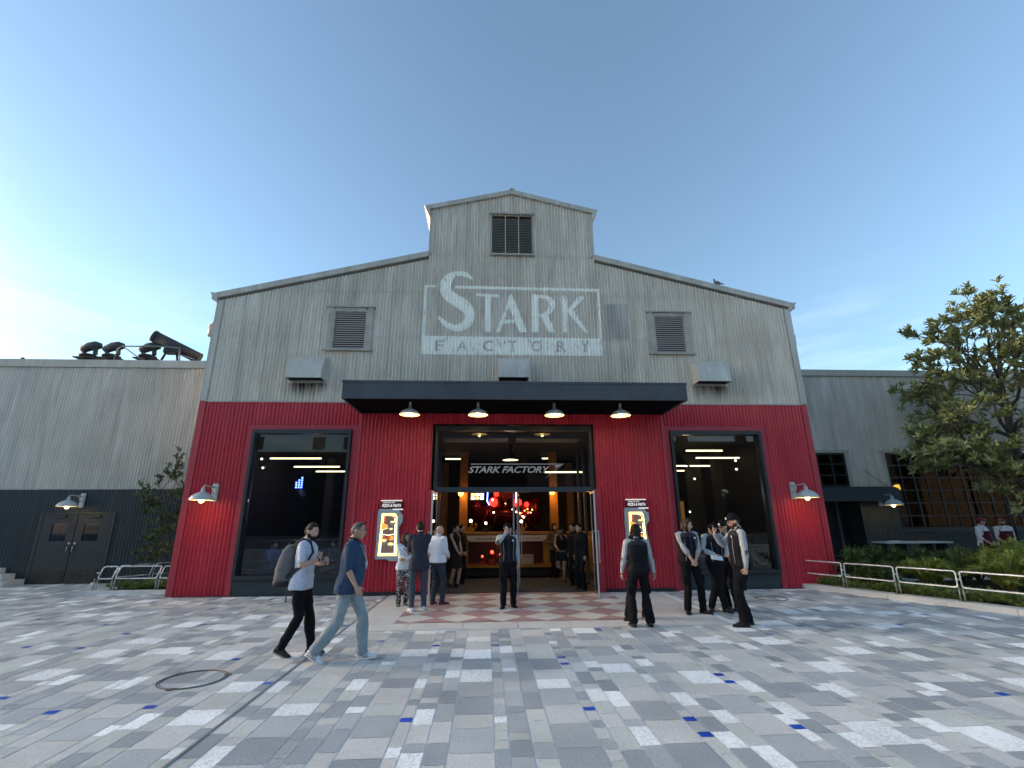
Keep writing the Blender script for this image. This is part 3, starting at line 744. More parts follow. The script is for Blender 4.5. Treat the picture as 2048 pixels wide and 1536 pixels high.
# display counter
cn = empty('display_counter', (0, 16, 0), 0, 'ochre display counter with a white lettered front panel and red lit shelf', 'counter')
YEL = mat('ochre counter', (.30, .14, .012), .4, vary=.25); REDL = mat('red lit back panel', (.045, .010, .006), .5)
t = MB(); t.b2(-1.75, 1.5, -.5, .5, 1.27, 1.33, YEL); t.build('counter_top', None, cn)
t = MB(); t.prism([(-1.45, 1.24), (1.3, 1.24), (1.08, 1.06), (-1.2, 1.06)], -.52, -.48, mat('off white panel', (.50, .49, .44), .5)); sp = t.build('sign_panel', None, cn)
t = MB(); text_mesh(t, 'HULKBUSTER', -1.02, -.05, 1.11, 1.18, -.5215, BLACK, .02, .0, 1.15); text_mesh(t, 'NO TOUCHING', .35, 1.0, 1.12, 1.17, -.5215, mat('red lettering', (.35, .02, .02), .5), .02, .3); t.build('lettering', None, sp, fix=False)
for xx in (-1.35, 1.18):
    t = MB(); t.b2(xx-.09, xx+.09, -.42, -.24, .38, 1.26, YEL); t.build('leg', None, cn)
t = MB(); t.b2(-1.7, 1.6, -.55, .45, .30, .37, YEL); t.b2(-1.5, 1.4, -.42, .35, .05, .29, INTW); t.build('shelf', None, cn)
t = MB(); t.b2(-1.3, 1.15, .30, .36, .38, 1.25, REDL); t.build('back_panel', None, cn)
GB = mat('grey crate', (.30, .27, .24), .6); RG = mat('red glow lens', (1, .1, .05), .3, emit=(1, .06, .02), estr=1.6); WG = mat('white glow lens', (1, .9, .8), .3, emit=(1, .85, .6), estr=2.5)
t = MB(); t.b2(.38, .78, -.35, 0, .372, .62, GB, bev=.02); t.b2(.36, .80, -.37, -.02+.04, .622, .65, GB); tag(t.build('crate', None, None, (0, 16, 0)), 'small grey lidded crate on the lower shelf of the display counter', 'crate')
def gadget(x, z, s, y=15.8, label='', m2=RG, body=None):
    t = MB(); b_ = body or mat('dark gadget', (.06, .03, .03), .3, .5)
    t.b2(-.07*s, .07*s, -.06*s, .06*s, 0, .10*s, b_, bev=.012*s); t.tube([(0, 0, .1*s), (.03*s, 0, .19*s), (0, -.02*s, .25*s)], [.035*s, .03*s, .045*s], 10, b_); t.sphere((0, -.055*s, .25*s), .036*s, m2, 10)
    t.tube([(.07*s, 0, .05*s), (.13*s, -.03*s, .13*s), (.11*s, -.06*s, .19*s)], .018*s, 8, b_)
    tag(t.build('gadget', None, None, (x, y, z)), label, 'gadget', 'small lit gadgets on the display counter')
RB = mat('red enamel', (.30, .02, .015), .3, .4)
gadget(-.82, .371, 1.0, 15.7, 'small red lit gadget at the left end of the counter shelf', RG, RB)
gadget(-.52, .371, 1.5, 15.7, 'brightest red gadget, standing left of the dark one on the counter shelf', RG, RB)
gadget(-.25, .371, 1.2, 15.75, 'dark gadget with a red lens in the middle of the counter shelf')
gadget(.22, .371, .9, 15.6, 'small dark gadget with a pale lens beside the grey crate', WG)
gadget(-1.2, 1.331, 1.4, 15.9, 'gadget with a pale lens on the left end of the counter top', WG, YEL)
gadget(-.72, 1.331, 1.1, 15.9, 'low gadget with a pale lens on the counter top, left of the cap', WG)
gadget(.42, 1.331, 1.3, 15.9, 'gadget with a pale lens on the right half of the counter top', WG, YEL)
# generic workshop engine behind the counter
en = empty('workshop_engine', (0, 18.2, 0), 0, 'large dark red machine with glowing red lamps and blue neon tubes behind the counter', 'machine')
CR = mat('dark red metallic shell', (.13, .008, .006), .22, .7, vary=.3, scale=5)
t = MB(); t.sphere((0, 0, 1.9), .95, CR, 28, (1.15, .8, .62)); t.tube([(-1.05, 0, 1.6), (-1.05, -.1, 2.6)], .22, 16, CR); t.tube([(1.05, 0, 1.6), (1.05, -.1, 2.5)], .22, 16, CR)
t.tube([(-.5, -.2, 1.3), (-.6, -.3, .6), (-.7, -.2, 0)], [.2, .15, .22], 14, CR); t.tube([(.5, -.2, 1.3), (.6, -.3, .6), (.7, -.2, 0)], [.2, .15, .22], 14, CR); t.b2(-.4, .4, -.5, .3, 2.35, 2.75, CR, bev=.08); t.build('shell', None, en)
for xx, zz, rr in ((-.45, 2.32, .16), (.42, 2.30, .15), (-.35, 2.60, .09), (.75, 2.24, .09), (-1.06, 2.45, .08)):
    t = MB(); t.sphere((xx, -.62 if abs(xx) < .5 else -.5, zz), rr, mat('red lamp lens', (.9, .03, .02), .2, emit=(1, .02, .01), estr=1.3), 14, (1, .4, 1)); t.build('lamp', None, en)
YL = mat('small amber lens', (1, .6, .2), .3, emit=(1, .5, .12), estr=1.5)
rq = random.Random(4)
for k in range(16):
    an = rq.uniform(.2, 2.9); xx = 1.05*cos(an)*rq.uniform(.5, 1); zz = 1.95+.55*sin(an)*rq.uniform(-.4, 1)
    t = MB(); t.sphere((xx, -.70, zz), rq.uniform(.018, .04), rq.choice([RG, YL, WG, YL]), 8); t.build('indicator', None, en)
for k in range(5):
    t = MB(); q0 = -1.0+.5*k; t.tube([(q0, -.55, 1.3), (q0*.8, -.7, 1.7), (q0*.5, -.62, 2.2), (q0*.35, -.4, 2.6)], .035, 8, rq.choice([CR, BLACK, YEL])); t.build('pipe', None, en)
t = MB()
for k in range(3):
    for j in range(2): t.b2(-1.25+.16*k, -1.13+.16*k, -.76, -.74, 2.42+.12*j, 2.50+.12*j, [WG, YL, WG][(k+j) % 3])
t.b2(-1.30, -.78, -.74, -.70, 2.36, 2.68, BLACK); t.build('display', None, en)
BLU = mat('blue neon', (.2, .3, 1), .3, emit=(.12, .2, 1), estr=5.)
for k in ([(-.78, -.7, 2.75), (-.66, -.7, 2.70), (-.68, -.7, 2.35), (-.60, -.7, 2.22)], [(.42, -.7, 2.75), (.36, -.7, 2.70), (.36, -.7, 2.3)]):
    t = MB(); t.tube(k, .016, 8, BLU); t.build('neon_tube', None, en)
# white bulbs, ceiling spots and a sign cluster
for i, (xx, yy, zz, s_, lab) in enumerate(((-1.62, 17.4, 2.62, .09, 'amber bulb at the top of the left ochre column'), (1.66, 17.4, 2.66, .09, 'amber bulb at the top of the right ochre column'))):
    t = MB(); t.sphere((0, 0, 0), s_, mat('amber bulb', (1, .6, .1), .3, emit=(1, .45, .05), estr=4), 12); t.lathe([(.03, .08), (.03, .16), (.001, .16)], (0, 0, 0), 10, BLACK); t.tube([(0, 0, .14), (0, .06, .2), (0, .15, .2)], .012, 6, BLACK)
    tag(t.build('amber_lamp', None, None, (xx, yy, zz)), lab, 'lamp', 'amber lamps on the ochre columns')
for xx, yy, zz in ((-7.75, 14.0, 3.72), (-7.76, 14.1, 3.6), (-7.8, 14.2, 3.3), (-7.83, 14.25, 3.1)): pass
sp_l = [(-8.2+.6, 15.0, 3.55, 'upper small spot at the left edge of the left shop window'), (-7.62, 15.2, 3.3, 'lower small spot at the left edge of the left shop window'),
        (7.1, 14.6, 3.45, 'upper small spot at the right edge of the right shop window'), (7.2, 14.8, 3.2, 'middle small spot at the right edge of the right shop window'), (6.6, 16.6, 3.05, 'white double spot in the middle of the right shop window'), (6.9, 18, 1.95, 'small warm bulb above the staff in the right shop window'), (-5.0, 16, 2.35, 'white bulb near the right edge of the left shop window')]
for xx, yy, zz, lab in sp_l:
    t = MB(); t.tube([(0, 0, 0), (0, .12, .03)], .04, 10, BLACK); t.sphere((0, -.01, 0), .034, WG, 10); t.tube([(0, .1, .03), (0, .1, .25)], .008, 6, BLACK)
    tag(t.build('spot_lamp', None, None, (xx, yy, zz)), lab, 'spotlight', 'small spotlights inside the hall')
t = MB()
for i in range(3):
    for j in range(3+i): t.b2(-.12+.09*i, -.07+.09*i, -.01, .0, .08*j, .08*j+.05, BLU)
tag(t.build('blue_light_panel', None, None, (-7.15, 17.0, 2.8)), 'small cluster of blue lights high in the left shop window', 'lights')
t = MB(); t.b2(-.25, .25, 0, .03, 0, .55, mat('lit ochre panel', (.6, .4, .05), .4, emit=(1, .62, .08), estr=.8)); tag(t.build('lit_panel', None, None, (6.0, 17.2, 1.1)), 'glowing yellow panel behind the staff in the right shop window', 'panel')
t = MB(); t.b2(-.75, .75, -.2, .2, 0, 1.25, YEL, bev=.1); t.b2(-.8, .8, -.24, .24, 1.26, 1.32, YEL); tag(t.build('ochre_cabinet', None, None, (2.75, 16.2, .0)), 'rounded ochre cabinet inside the right side of the entrance', 'cabinet')
t = MB(); t.b2(-.9, .9, -.05, .05, 0, .9, mat('warm lit wall panel', (.30, .12, .01), .5, emit=(1, .4, .05), estr=.1)); t.b2(-.95, .95, -.07, .07, .91, .97, YEL); tag(t.build('warm_panel', None, None, (6.6, 20, 1.5)), 'dim amber wall panel deep in the right shop window', 'panel')
def plight(x, y, z, e, col=(1, .6, .25), r=.1):
    l = bpy.data.lights.new('interior_light', 'POINT'); l.energy = e; l.color = col; l.shadow_soft_size = r
    o = bpy.data.objects.new('interior_light', l); COL.objects.link(o); o.location = (x, y, z); return o
plight(0, 14.2, 3.3, 8); plight(-6.8, 17, 3.3, 2.5); plight(6.2, 16, 3.3, 2.0); plight(-5.6, 13.1, 2.4, 16, (.7, .8, 1)); plight(5.9, 13.1, 2.4, 10, (1, .8, .6)); plight(-1.5, 17.0, 2.5, 3.5, (1, .45, .08)); plight(1.6, 17.0, 2.5, 3.5, (1, .45, .08)); plight(0, 15.8, 1.0, 1.2, (1, .4, .2)); plight(2.6, 15.2, 2.0, 4, (1, .5, .1))  # pair nearest the glass is added fill that brings out the seated diners

# glass balustrade-ish counter and seated diners behind shop windows are built after the people helper
# ================================================================== LAMPS OUTSIDE
def canopy_lamp(x, lab):
    e = empty('canopy_lamp', (x, 11.0, 4.09), 0, lab, 'lamp', 'dome lamps under the entrance canopy')
    t = MB(); dome(t, (0, 0, 0), .235, .19); t.tube([(0, 0, .2), (0, 0, .31)], .03, 8, SHADE); t.build('lamp_shade', None, e)
    t = MB(); t.sphere((0, 0, .035), .055, BULB, 12, (1, 1, 1.2)); t.build('bulb', None, e)
    t = MB()
    for k in range(6):
        a = k*pi/3; t.tube([(.075*cos(a), .075*sin(a), .09), (.075*cos(a), .075*sin(a), .02), (.05*cos(a), .05*sin(a), -.02), (0, 0, -.035)], .004, 5, SHADE)
    t.lathe([(.078, .018), (.078, .026)], (0, 0, 0), 16, SHADE); t.build('cage', None, e)
    plight(x, 11.0, 4.06, 1.6, (1, .62, .25), .04).name = 'lamp_light'
for x, l in ((-2.52, 'leftmost dome lamp under the entrance canopy'), (-.92, 'second dome lamp from the left under the canopy'), (.90, 'third dome lamp from the left under the canopy'), (2.50, 'rightmost dome lamp under the entrance canopy')): canopy_lamp(x, l)
def wall_lamp(x, y, z, lab, sc=1.):
    """z: rim height; y: wall face"""
    e = empty('wall_lamp', (x, y, z), 0, lab, 'lamp', 'galvanised barn lamps on the walls'); e.scale = (sc,)*3
    t = MB(); dome(t, (0, -.55, 0), .27, .25); t.build('lamp_shade', None, e)
    t = MB(); t.sphere((0, -.55, .0), .06, BULB, 12, (1, 1, 1.15)); t.build('bulb', None, e)
    t = MB(); t.tube([(0, -.03, .30), (0, -.12, .33), (0, -.50, .34), (0, -.55, .31), (0, -.55, .26)], .018, 8, SHADE); t.tube([(0, -.05, .16), (0, -.14, .2), (0, -.2, .33)], .012, 6, SHADE); t.b2(-.07, .07, -.05, -.0, -.02, .42, SHADE, bev=.015); t.b2(-.05, .05, -.075, -.051, .02, .36, SHADE, bev=.01); t.build('bracket', None, e)
    plight(x, y-.55*sc, z-.02, .35, (1, .62, .25), .04).name = 'lamp_light'
wall_lamp(-7.45, YF-.015, 2.20, 'barn lamp on the red wall left of the left shop window'); wall_lamp(7.41, YF-.015, 2.20, 'barn lamp on the red wall right of the right shop window')
wall_lamp(-12.9, 15.42, 2.16, 'barn lamp above the dark double door of the left wing', .95); wall_lamp(12.12, 15.3, 2.08, 'barn lamp at the end of the small dark awning on the right wing', .95)
t = MB(); 
# ================================================================== MENU BOARDS
def menu(x, lab):
    e = empty('menu_board', (x, YB-.03, 0), 0, lab, 'sign', 'lit menu boards beside the entrance')
    GR = mat('menu housing grey', (.40, .45, .48), .45)
    t = MB()
    out = [(-.30, .82), (-.02, .82), (.03, .78), (.30, .78), (.30, .90), (.22, 1.40), (.215, 1.55), (.30, 1.66), (.30, 1.85), (.26, 1.87), (.17, 1.98), (-.27, 1.98), (-.30, 1.93)]
    t.prism(out, -.10, .0, GR)
    hs = t.build('housing', None, e)
    t = MB(); MR = mat('maroon header', (.10, .006, .016), .5)
    t.b2(-.25, .27, -.085, 0, 2.0, 2.16, MR); hd = t.build('header', None, e)
    t = MB(); W = mat('backlit white', (.8, .78, .76), .5, emit=(1, .95, .9), estr=.15)
    t.b2(-.25, .26, -.10, -.02, 2.165, 2.19, W); t.b2(.05, .30, -.115, -.102, 1.952, 1.982, W)
    text_mesh(t, 'STARK FACTORY', -.20, .10, 2.115, 2.145, -.088, W, .03, .25); text_mesh(t, 'PIZZA & PASTA', -.22, .24, 2.025, 2.095, -.088, W, .035, .3)
    t.build('lettering', None, hd)
    def ring(o, i, y, m): 
        n = len(o); 
        for k in range(n): t.quad([(o[k][0], y, o[k][1]), (o[(k+1) % n][0], y, o[(k+1) % n][1]), (i[(k+1) % n][0], y, i[(k+1) % n][1]), (i[k][0], y, i[k][1])], m)
    t = MB(); NE = mat('warm edge light', (1, .8, .3), .3, emit=(1, .62, .12), estr=1.6); NE2 = mat('pale edge light', (1, .9, .6), .3, emit=(1, .85, .5), estr=1.1)
    A = [(-.235, .90), (.20, .90), (.165, 1.80), (.12, 1.87), (-.20, 1.87)]
    def inset(Pn, d): cx = sum(p[0] for p in Pn)/len(Pn); cz = sum(p[1] for p in Pn)/len(Pn); return [(p[0]-d*(1 if p[0] > cx else -1), p[1]-d*(1 if p[1] > cz else -1)) for p in Pn]
    ring(A, inset(A, .022), -.104, NE); B_ = inset(A, .022); ring(B_, inset(B_, .02), -.104, mat('amber panel', (.45, .28, .08), .5, emit=(1, .5, .1), estr=.25)); C_ = inset(B_, .02); ring(C_, inset(C_, .014), -.104, NE2)
    t.build('edge_light', None, e)
    t = MB(); D_ = inset(C_, .014); yy = -.103
    f = t.quad([(p[0], yy, p[1]) for p in D_], mat('menu poster dark', (.045, .04, .04), .4, vary=.5, scale=12, emit=(.30, .2, .15), estr=.12))
    zz = 1.39; t.quad([(-.17, yy-.001, zz), (-.09, yy-.001, zz), (-.07, yy-.001, zz-.015), (-.07, yy-.001, zz-.025), (-.10, yy-.001, zz-.012), (-.17, yy-.001, zz-.012)], NE2); t.quad([(-.07, yy-.001, zz-.015), (.03, yy-.001, zz-.015), (.03, yy-.001, zz-.027), (-.07, yy-.001, zz-.027)], NE2); t.quad([(.03, yy-.001, zz-.015), (.05, yy-.001, zz), (.14, yy-.001, zz), (.14, yy-.001, zz-.012), (.05, yy-.001, zz-.012), (.03, yy-.001, zz-.027)], NE2)
    def disc(cx, cz, rx, rz, m, dy=.002, n=14, jag=0):
        t.quad([(cx+rx*cos(2*pi*k/n)*(1+jag*random.uniform(-1, 1)), yy-dy, cz+rz*sin(2*pi*k/n)*(1+jag*random.uniform(-1, 1))) for k in range(n)][::-1], m)
    OR = mat('pizza orange', (.55, .20, .04), .5, vary=.4, scale=40, emit=(1, .35, .06), estr=.35); CRM = mat('pasta cream', (.65, .52, .22), .5, vary=.3, scale=60, emit=(1, .75, .3), estr=.35); BW = mat('bowl grey', (.16, .16, .15), .4, emit=(.3, .3, .28), estr=.1); GRN = mat('basil', (.08, .16, .02), .5); RS = mat('sauce red', (.35, .04, .01), .5, emit=(1, .12, .03), estr=.2)
    t.quad([(-.17, yy-.002, 1.50), (-.17, yy-.002, 1.66), (-.04, yy-.002, 1.60), (-.05, yy-.002, 1.53)], OR); t.quad([(-.17, yy-.003, 1.48), (-.17, yy-.003, 1.50), (-.04, yy-.003, 1.545), (-.03, yy-.003, 1.525)], CRM)
    disc(.07, 1.64, .065, .055, BW); disc(.07, 1.675, .06, .025, CRM, .003, jag=.15); disc(.04, 1.51, .045, .025, CRM, .002, jag=.1); t.quad([(-.15, yy-.002, 1.68), (-.10, yy-.002, 1.68), (-.10, yy-.002, 1.79), (-.15, yy-.002, 1.79)], RS); disc(.10, 1.77, .05, .02, RS, jag=.2)
    disc(-.11, 1.21, .065, .06, BW); disc(-.11, 1.25, .06, .035, CRM, .003, jag=.15); disc(.05, 1.14, .08, .05, BW); disc(.05, 1.165, .07, .035, CRM, .003, jag=.15); disc(.05, 1.30, .07, .05, OR, .002, jag=.15); disc(.0, 1.31, .04, .04, RS, .003, jag=.2); t.quad([(-.15, yy-.002, 1.29), (-.09, yy-.002, 1.29), (-.09, yy-.002, 1.36), (-.15, yy-.002, 1.36)], RS)
    disc(-.1, 1.26, .012, .008, GRN, .004); disc(.08, 1.18, .012, .008, GRN, .004); t.quad([(-.15, yy-.002, 1.815), (.02, yy-.002, 1.815), (.02, yy-.002, 1.84), (-.15, yy-.002, 1.84)], CRM)
    t.build('poster', None, e, fix=False)
menu(-3.04, 'lit PIZZA & PASTA menu board left of the entrance'); menu(3.06, 'lit PIZZA & PASTA menu board right of the entrance, partly behind staff')

# ================================================================== WINGS
YW = 15.44
lw = empty('left_wing', (0, YW, 0), 0, 'low grey corrugated wing with a blue black lower wall, left of the hall', 'building')
def PL(name, mb, m=None, root=None, fix=True):
    o = mb.build(name, m, None, fix=fix); o.parent = root; o.location = -root.location; return o
def CW(name, root, *a, **k):
    o = corr(name, *a, **k); o.parent = root; o.location = -root.location
CW('upper_wall', lw, GALVW, -30, -8.1, YW, 2.69, 6.62, (), (3.45,)); CW('lower_wall', lw, NAVY, -30, -8.1, YW-.004, 0, 2.685, [(-13.98, -11.84, 0, 2.0)], (), .010)
t = MB(); t.b2(-60, -30, YW, YW+.05, 0, 6.62, GALVW); t.b2(-60, -8.2, YW-.07, YW+.2, 6.58, 6.83, TRIM); t.b2(-60, -8.2, YW-.025, YW, 2.675, 2.70, TRIM); PL('flashing', t, None, lw)
t = MB(); t.b2(-60, -8.2, YW+.2, 27, 6.60, 6.72, TRIM); t.b2(-60, -8.2, 26.9, 27, 0, 6.6, GALVW); PL('roof', t, None, lw)
t = MB(); t.b2(-8.45, -8.2, YF+1.2, YW+.1, 4.72, 6.55, TRIM); 
# double door
DD = mat('dark door paint', (.022, .022, .026), .5, vary=.25, scale=2)
t.bm.free(); t = MB(); t.b2(-13.98, -13.90, YW-.05, YW+.05, 0, 2.0, BLACK); t.b2(-11.92, -11.84, YW-.05, YW+.05, 0, 2.0, BLACK); t.b2(-13.90, -11.92, YW-.05, YW+.05, 1.94, 2.0, BLACK); PL('door_frame', t, None, lw)
for (a, b, s) in ((-13.89, -12.92, 1), (-12.90, -11.93, -1)):
    e = empty('door', (a, YW-.02, 0)); e.parent = lw; e.location = (a, -.02, 0); wd = b-a
    t = MB(); za, zb = 1.18, 1.68; xa = .30 if s > 0 else .22; xb = xa+.45
    t.b2(0, xa, -.025, .02, .01, 1.93, DD); t.b2(xb, wd, -.025, .02, .01, 1.93, DD); t.b2(xa, xb, -.025, .02, .01, za, DD); t.b2(xa, xb, -.025, .02, zb, 1.93, DD); t.b2(.04, wd-.04, -.035, -.026, .0, .38, mat('scuffed kick plate', (.035, .03, .026), .4, .4, vary=.5, scale=6)); t.build('leaf', None, e)
    t = MB(); t.b2(xa, xb, -.01, .0, za, zb); t.build('pane', GLASS, e)
    t = MB(); hx = wd-.07 if s > 0 else .07; t.tube([(hx, -.03, 1.03), (hx, -.08, 1.03), (hx, -.08, .88), (hx, -.03, .88)], .011, 8, STEEL); t.box((hx, -.032, 1.12), (.05, .012, .05), STEEL); t.build('handle', None, e)
    t = MB(); t.box((wd/2, -.05, 1.88), (.35, .05, .05), BLACK); t.build('door_closer', None, e)
t = MB(); t.b2(-13.9, -11.9, YW+.6, YW+.65, 0, 2.2, mat('warm dim backdrop', (.10, .06, .035), .8, vary=.6, scale=4)); t.b2(-13.5, -13.2, YW+.5, YW+.55, 1.3, 1.55, mat('red picture', (.35, .03, .03), .6)); PL('inner_wall', t, None, lw)
# right wing
rw = empty('right_wing', (0, YW, 0), 0, 'low grey corrugated wing with grid windows and a small awning, right of the hall', 'building')
wcut = [(10.0, 11.32, 2.68, 3.80), (12.75, 19.6, 1.34, 3.80), (9.6, 11.62, 0, 2.25)]
CW('upper_wall', rw, GALVW, 8.1, 30, YW, 2.69, 6.56, wcut, (4.6,)); CW('lower_wall', rw, NAVY, 8.1, 30, YW-.004, 0, 2.685, wcut, (), .010)
t = MB(); t.b2(30, 60, YW, YW+.05, 0, 6.5, GALVW); t.b2(8.2, 60, YW-.07, YW+.2, 6.52, 6.74, TRIM); t.b2(11.33, 11.46, YW-.03, YW+.05, 2.68, 3.9, TRIM); t.b2(8.3, 11.5, YW-.04, YW+.05, 3.81, 3.90, TRIM); t.b2(12.60, 12.74, YW-.03, YW+.05, 2.69, 3.81, TRIM); t.b2(12.55, 19.7, YW-.04, YW+.05, 3.815, 3.89, TRIM); t.b2(12.60, 12.74, YW-.03, YW+.05, 1.26, 2.685, NAVY); t.b2(12.6, 19.7, YW-.05, YW+.05, 1.25, 1.33, NAVY); PL('flashing', t, None, rw)
t = MB(); t.b2(8.2, 60, YW+.2, 27, 6.50, 6.62, TRIM); t.b2(8.2, 60, 26.9, 27, 0, 6.5, GALVW); PL('roof', t, None, rw)
def grid_window(x0, x1, z0, z1, nx, nz, root):
    t = MB(); w_ = .022
    t.b2(x0, x0+.05, YW-.02, YW+.05, z0, z1, BLACK); t.b2(x1-.05, x1, YW-.02, YW+.05, z0, z1, BLACK); t.b2(x0, x1, YW-.022, YW+.052, z1-.05, z1-.0, BLACK); t.b2(x0, x1, YW-.022, YW+.052, z0, z0+.05, BLACK)
    for i in range(1, nx): xx = x0+(x1-x0)*i/nx; k = 2. if i % 2 == 0 else 1.; t.b2(xx-w_*k*.6, xx+w_*k*.6, YW-.018, YW+.04, z0+.05, z1-.05, BLACK)
    for i in range(1, nz): zz = z0+(z1-z0)*i/nz; t.b2(x0+.05, x1-.05, YW-.012, YW+.03, zz-w_*.8, zz+w_*.8, BLACK)
    o = PL('window', t, None, root); t = MB(); t.b2(x0+.04, x1-.04, YW+.005, YW+.012, z0+.04, z1-.04); t.build('pane', GLASS, o)
grid_window(9.9, 11.32, 2.70, 3.80, 3, 3, rw); grid_window(12.75, 19.6, 1.34, 3.80, 16, 6, rw)
t = MB(); t.b2(8.3, 20, YW+5, YW+5.1, 0, 6.5, INT); t.b2(8.3, 20, YW+.06, YW+5, 4.2, 4.3, INT); t.b2(8.3, 20, YW+.06, YW+5, -.01, .01, FLOORM); t.b2(20, 20.1, YW+.06, YW+5, 0, 4.3, INT); t.b2(14.5, 16.3, YW+4.6, YW+4.7, 2.2, 2.9, mat('red sign panel', (.30, .03, .03), .6)); t.b2(8.5, 19, YW+3.5, YW+4.2, 0, 1.05, INTW); PL('interior_wall', t, None, rw)
t = MB(); t.prism([(8.3, 2.66), (12.50, 2.66), (12.64, 2.60), (12.66, 2.21), (8.3, 2.21)], YW-.42, YW-.02, mat('awning navy', (.028, .040, .055), .6)); aw = PL('awning', t, None, rw)
t = MB(); t.tube([(11.9, YW-.03, 3.25), (12.35, YW-.38, 2.66)], .02, 8, TRIM); t.build('stay_rod', None, aw)
# recessed door
t = MB(); t.b2(9.6, 9.7, YW, YW+.8, 0, 2.25, NAVY); t.b2(11.52, 11.62, YW-.03, YW+.8, 0, 2.25, NAVY); t.b2(9.7, 11.52, YW+.8, YW+.86, 0, 2.25, BLACK); t.b2(11.25, 11.32, YW+.72, YW+.8, 0, 2.25, mat('grey mullion', (.13, .145, .145), .5)); PL('doorway', t, None, rw)
for k, (xx, zz, yy, lab) in enumerate(((14.55, 2.95, 16.3, 'yellow pendant behind the grid window, the left large one'), (14.05, 2.74, 16.6, 'small yellow pendant behind the grid window'), (16.5, 2.95, 16.3, 'yellow pendant behind the grid window, nearest the tree trunk'))):
    e = empty('pendant_lamp', (xx, yy, zz), 0, lab, 'lamp', 'yellow pendants behind the grid window'); t = MB(); t.sphere((0, 0, 0), .17, mat('yellow globe', (1, .7, .1), .3, emit=(1, .5, .05), estr=1.6), 16, (1, 1, .6)); t.build('lamp_shade', None, e); t = MB(); t.tube([(0, 0, .1), (0, 0, 4.2-zz)], .012, 6, BLACK); t.lathe([(.08, .12), (.05, .2), (.001, .2)], (0, 0, 0), 12, BLACK); t.build('cord', None, e); 
plight(15, 18, 2.8, .15)
e = empty('street_lamp', (16.1, 14.9, 0), 0, 'small dark domed lamp seen through the tree branches before the grid window', 'lamp'); t = MB(); dome(t, (0, 0, 3.3), .2, .12, mat('pale lamp top', (.3, .33, .35), .4)); t.build('lamp_shade', None, e); t = MB(); t.tube([(0, 0, 0), (0, 0, 3.4)], .035, 8, BLACK); t.build('pole', None, e)
# side fixtures on hall corners
def side_fix(s, zt, zb, x, lab):
    e = empty('wall_fixture', (s*8.2, 12.95, zt), 0, lab, 'fixture', 'capped pipe fixtures on the side walls'); dx = x-s*8.2
    t = MB(); t.tube([(0, 0, -.06), (dx*.75, 0, -.04), (dx, 0, -.1), (dx, 0, -.16)], .06, 12, TRIM); t.build('arm', None, e)
    t = MB(); t.tube([(dx, 0, -.16), (dx, 0, zb-zt+.04), (dx, 0, zb-zt)], [.105, .105, .08], 16, TRIM); t.lathe([(.112, -.15), (.112, -.19)], (dx, 0, 0), 16, TRIM); t.build('housing', None, e)
side_fix(-1, 7.24, 6.74, -8.52, 'pipe shaped fixture high on the left side of the hall'); side_fix(1, 7.16, 6.68, 8.48, 'pipe shaped fixture high on the right side of the hall')

# ---- roof lights on left wing
RC = mat('dark rain cover', (.035, .037, .04), .6, vary=.3)
def moving_head(x, lab, s=1.):
    e = empty('moving_head_light', (x, 16.5, 7.0), 0, lab, 'spotlight', 'covered moving head lights on the left wing roof'); e.scale = (s*.86,)*3
    t = MB(); t.b2(-.42, .42, -.25, .25, .26, .30, RC); t.tube([(0, 0, 0), (0, 0, .27)], .10, 10, RC); t.lathe([(.10, .30), (.30, .34), (.33, .40), (.20, .46), (.001, .47)], (0, 0, 0), 18, RC); t.build('base', None, e)
    t = MB(); t.box((-.20, 0, .58), (.07, .16, .24), RC, bev=.02); t.box((.22, 0, .62), (.10, .16, .34), RC, Matrix.Rotation(-.15, 3, 'Y'), bev=.02); t.build('yoke', None, e)
    t = MB(); pts = [(-.34, 0, .62), (-.28, 0, .68), (-.05, 0, .80), (.15, 0, .84), (.32, 0, .80), (.36, 0, .72)]; t.tube(pts, [(.06, .14), (.11, .17), (.13, .2), (.13, .2), (.11, .17), (.05, .12)], 12, RC); t.build('head', None, e)
moving_head(-14.72, 'leftmost covered moving light on the left wing roof'); moving_head(-13.95, 'second covered moving light from the left on the wing roof'); moving_head(-12.72, 'covered moving light beside the large tube projector on the wing roof')
e = empty('tube_projector', (-12.0, 16.6, 7.25), 0, 'large dark tube projector tilted on the left wing roof', 'spotlight')
t = MB(); t.tube([(-.55, -.15, .82), (.80, .35, .18)], .20, 20, RC); t.tube([(-.62, -.18, .85), (-.55, -.15, .82)], .215, 20, RC); t.lathe([(.001, 0)], (0, 0, 0)) if False else None; t.build('tube', None, e)
t = MB(); t.tube([(-.3, 0, 0), (-.1, 0, .55)], .04, 8, RC); t.tube([(.3, 0, -.3), (.1, .1, .45)], .04, 8, RC); t.box((0, .05, .35), (.5, .3, .2), RC, bev=.03); t.b2(-.6, .6, -.2, .2, -.28, -.22, RC); t.build('stand', None, e)
t = MB(); PIP = mat('galvanised pipe', (.22, .23, .23), .4, .5)
pts = [(-13.75, 16.3, 6.7), (-13.62, 16.3, 7.55), (-13.5, 16.3, 7.65), (-12.0, 16.3, 7.65), (-11.55, 16.3, 7.6), (-11.5, 16.3, 7.3), (-11.4, 16.3, 6.7)]
t.tube(pts, .025, 8, PIP); t.tube([(-13.5, 16.3, 7.65), (-12.9, 16.3, 7.25), (-12.4, 16.3, 7.0)], .018, 8, PIP); t.tube([(-11.5, 16.3, 7.35), (-11.0, 16.3, 7.2), (-11.0, 16.3, 6.7)], .018, 8, PIP)
tag(t.build('roof_rail', None), 'bent galvanised pipe rail round the projector on the wing roof', 'rail')
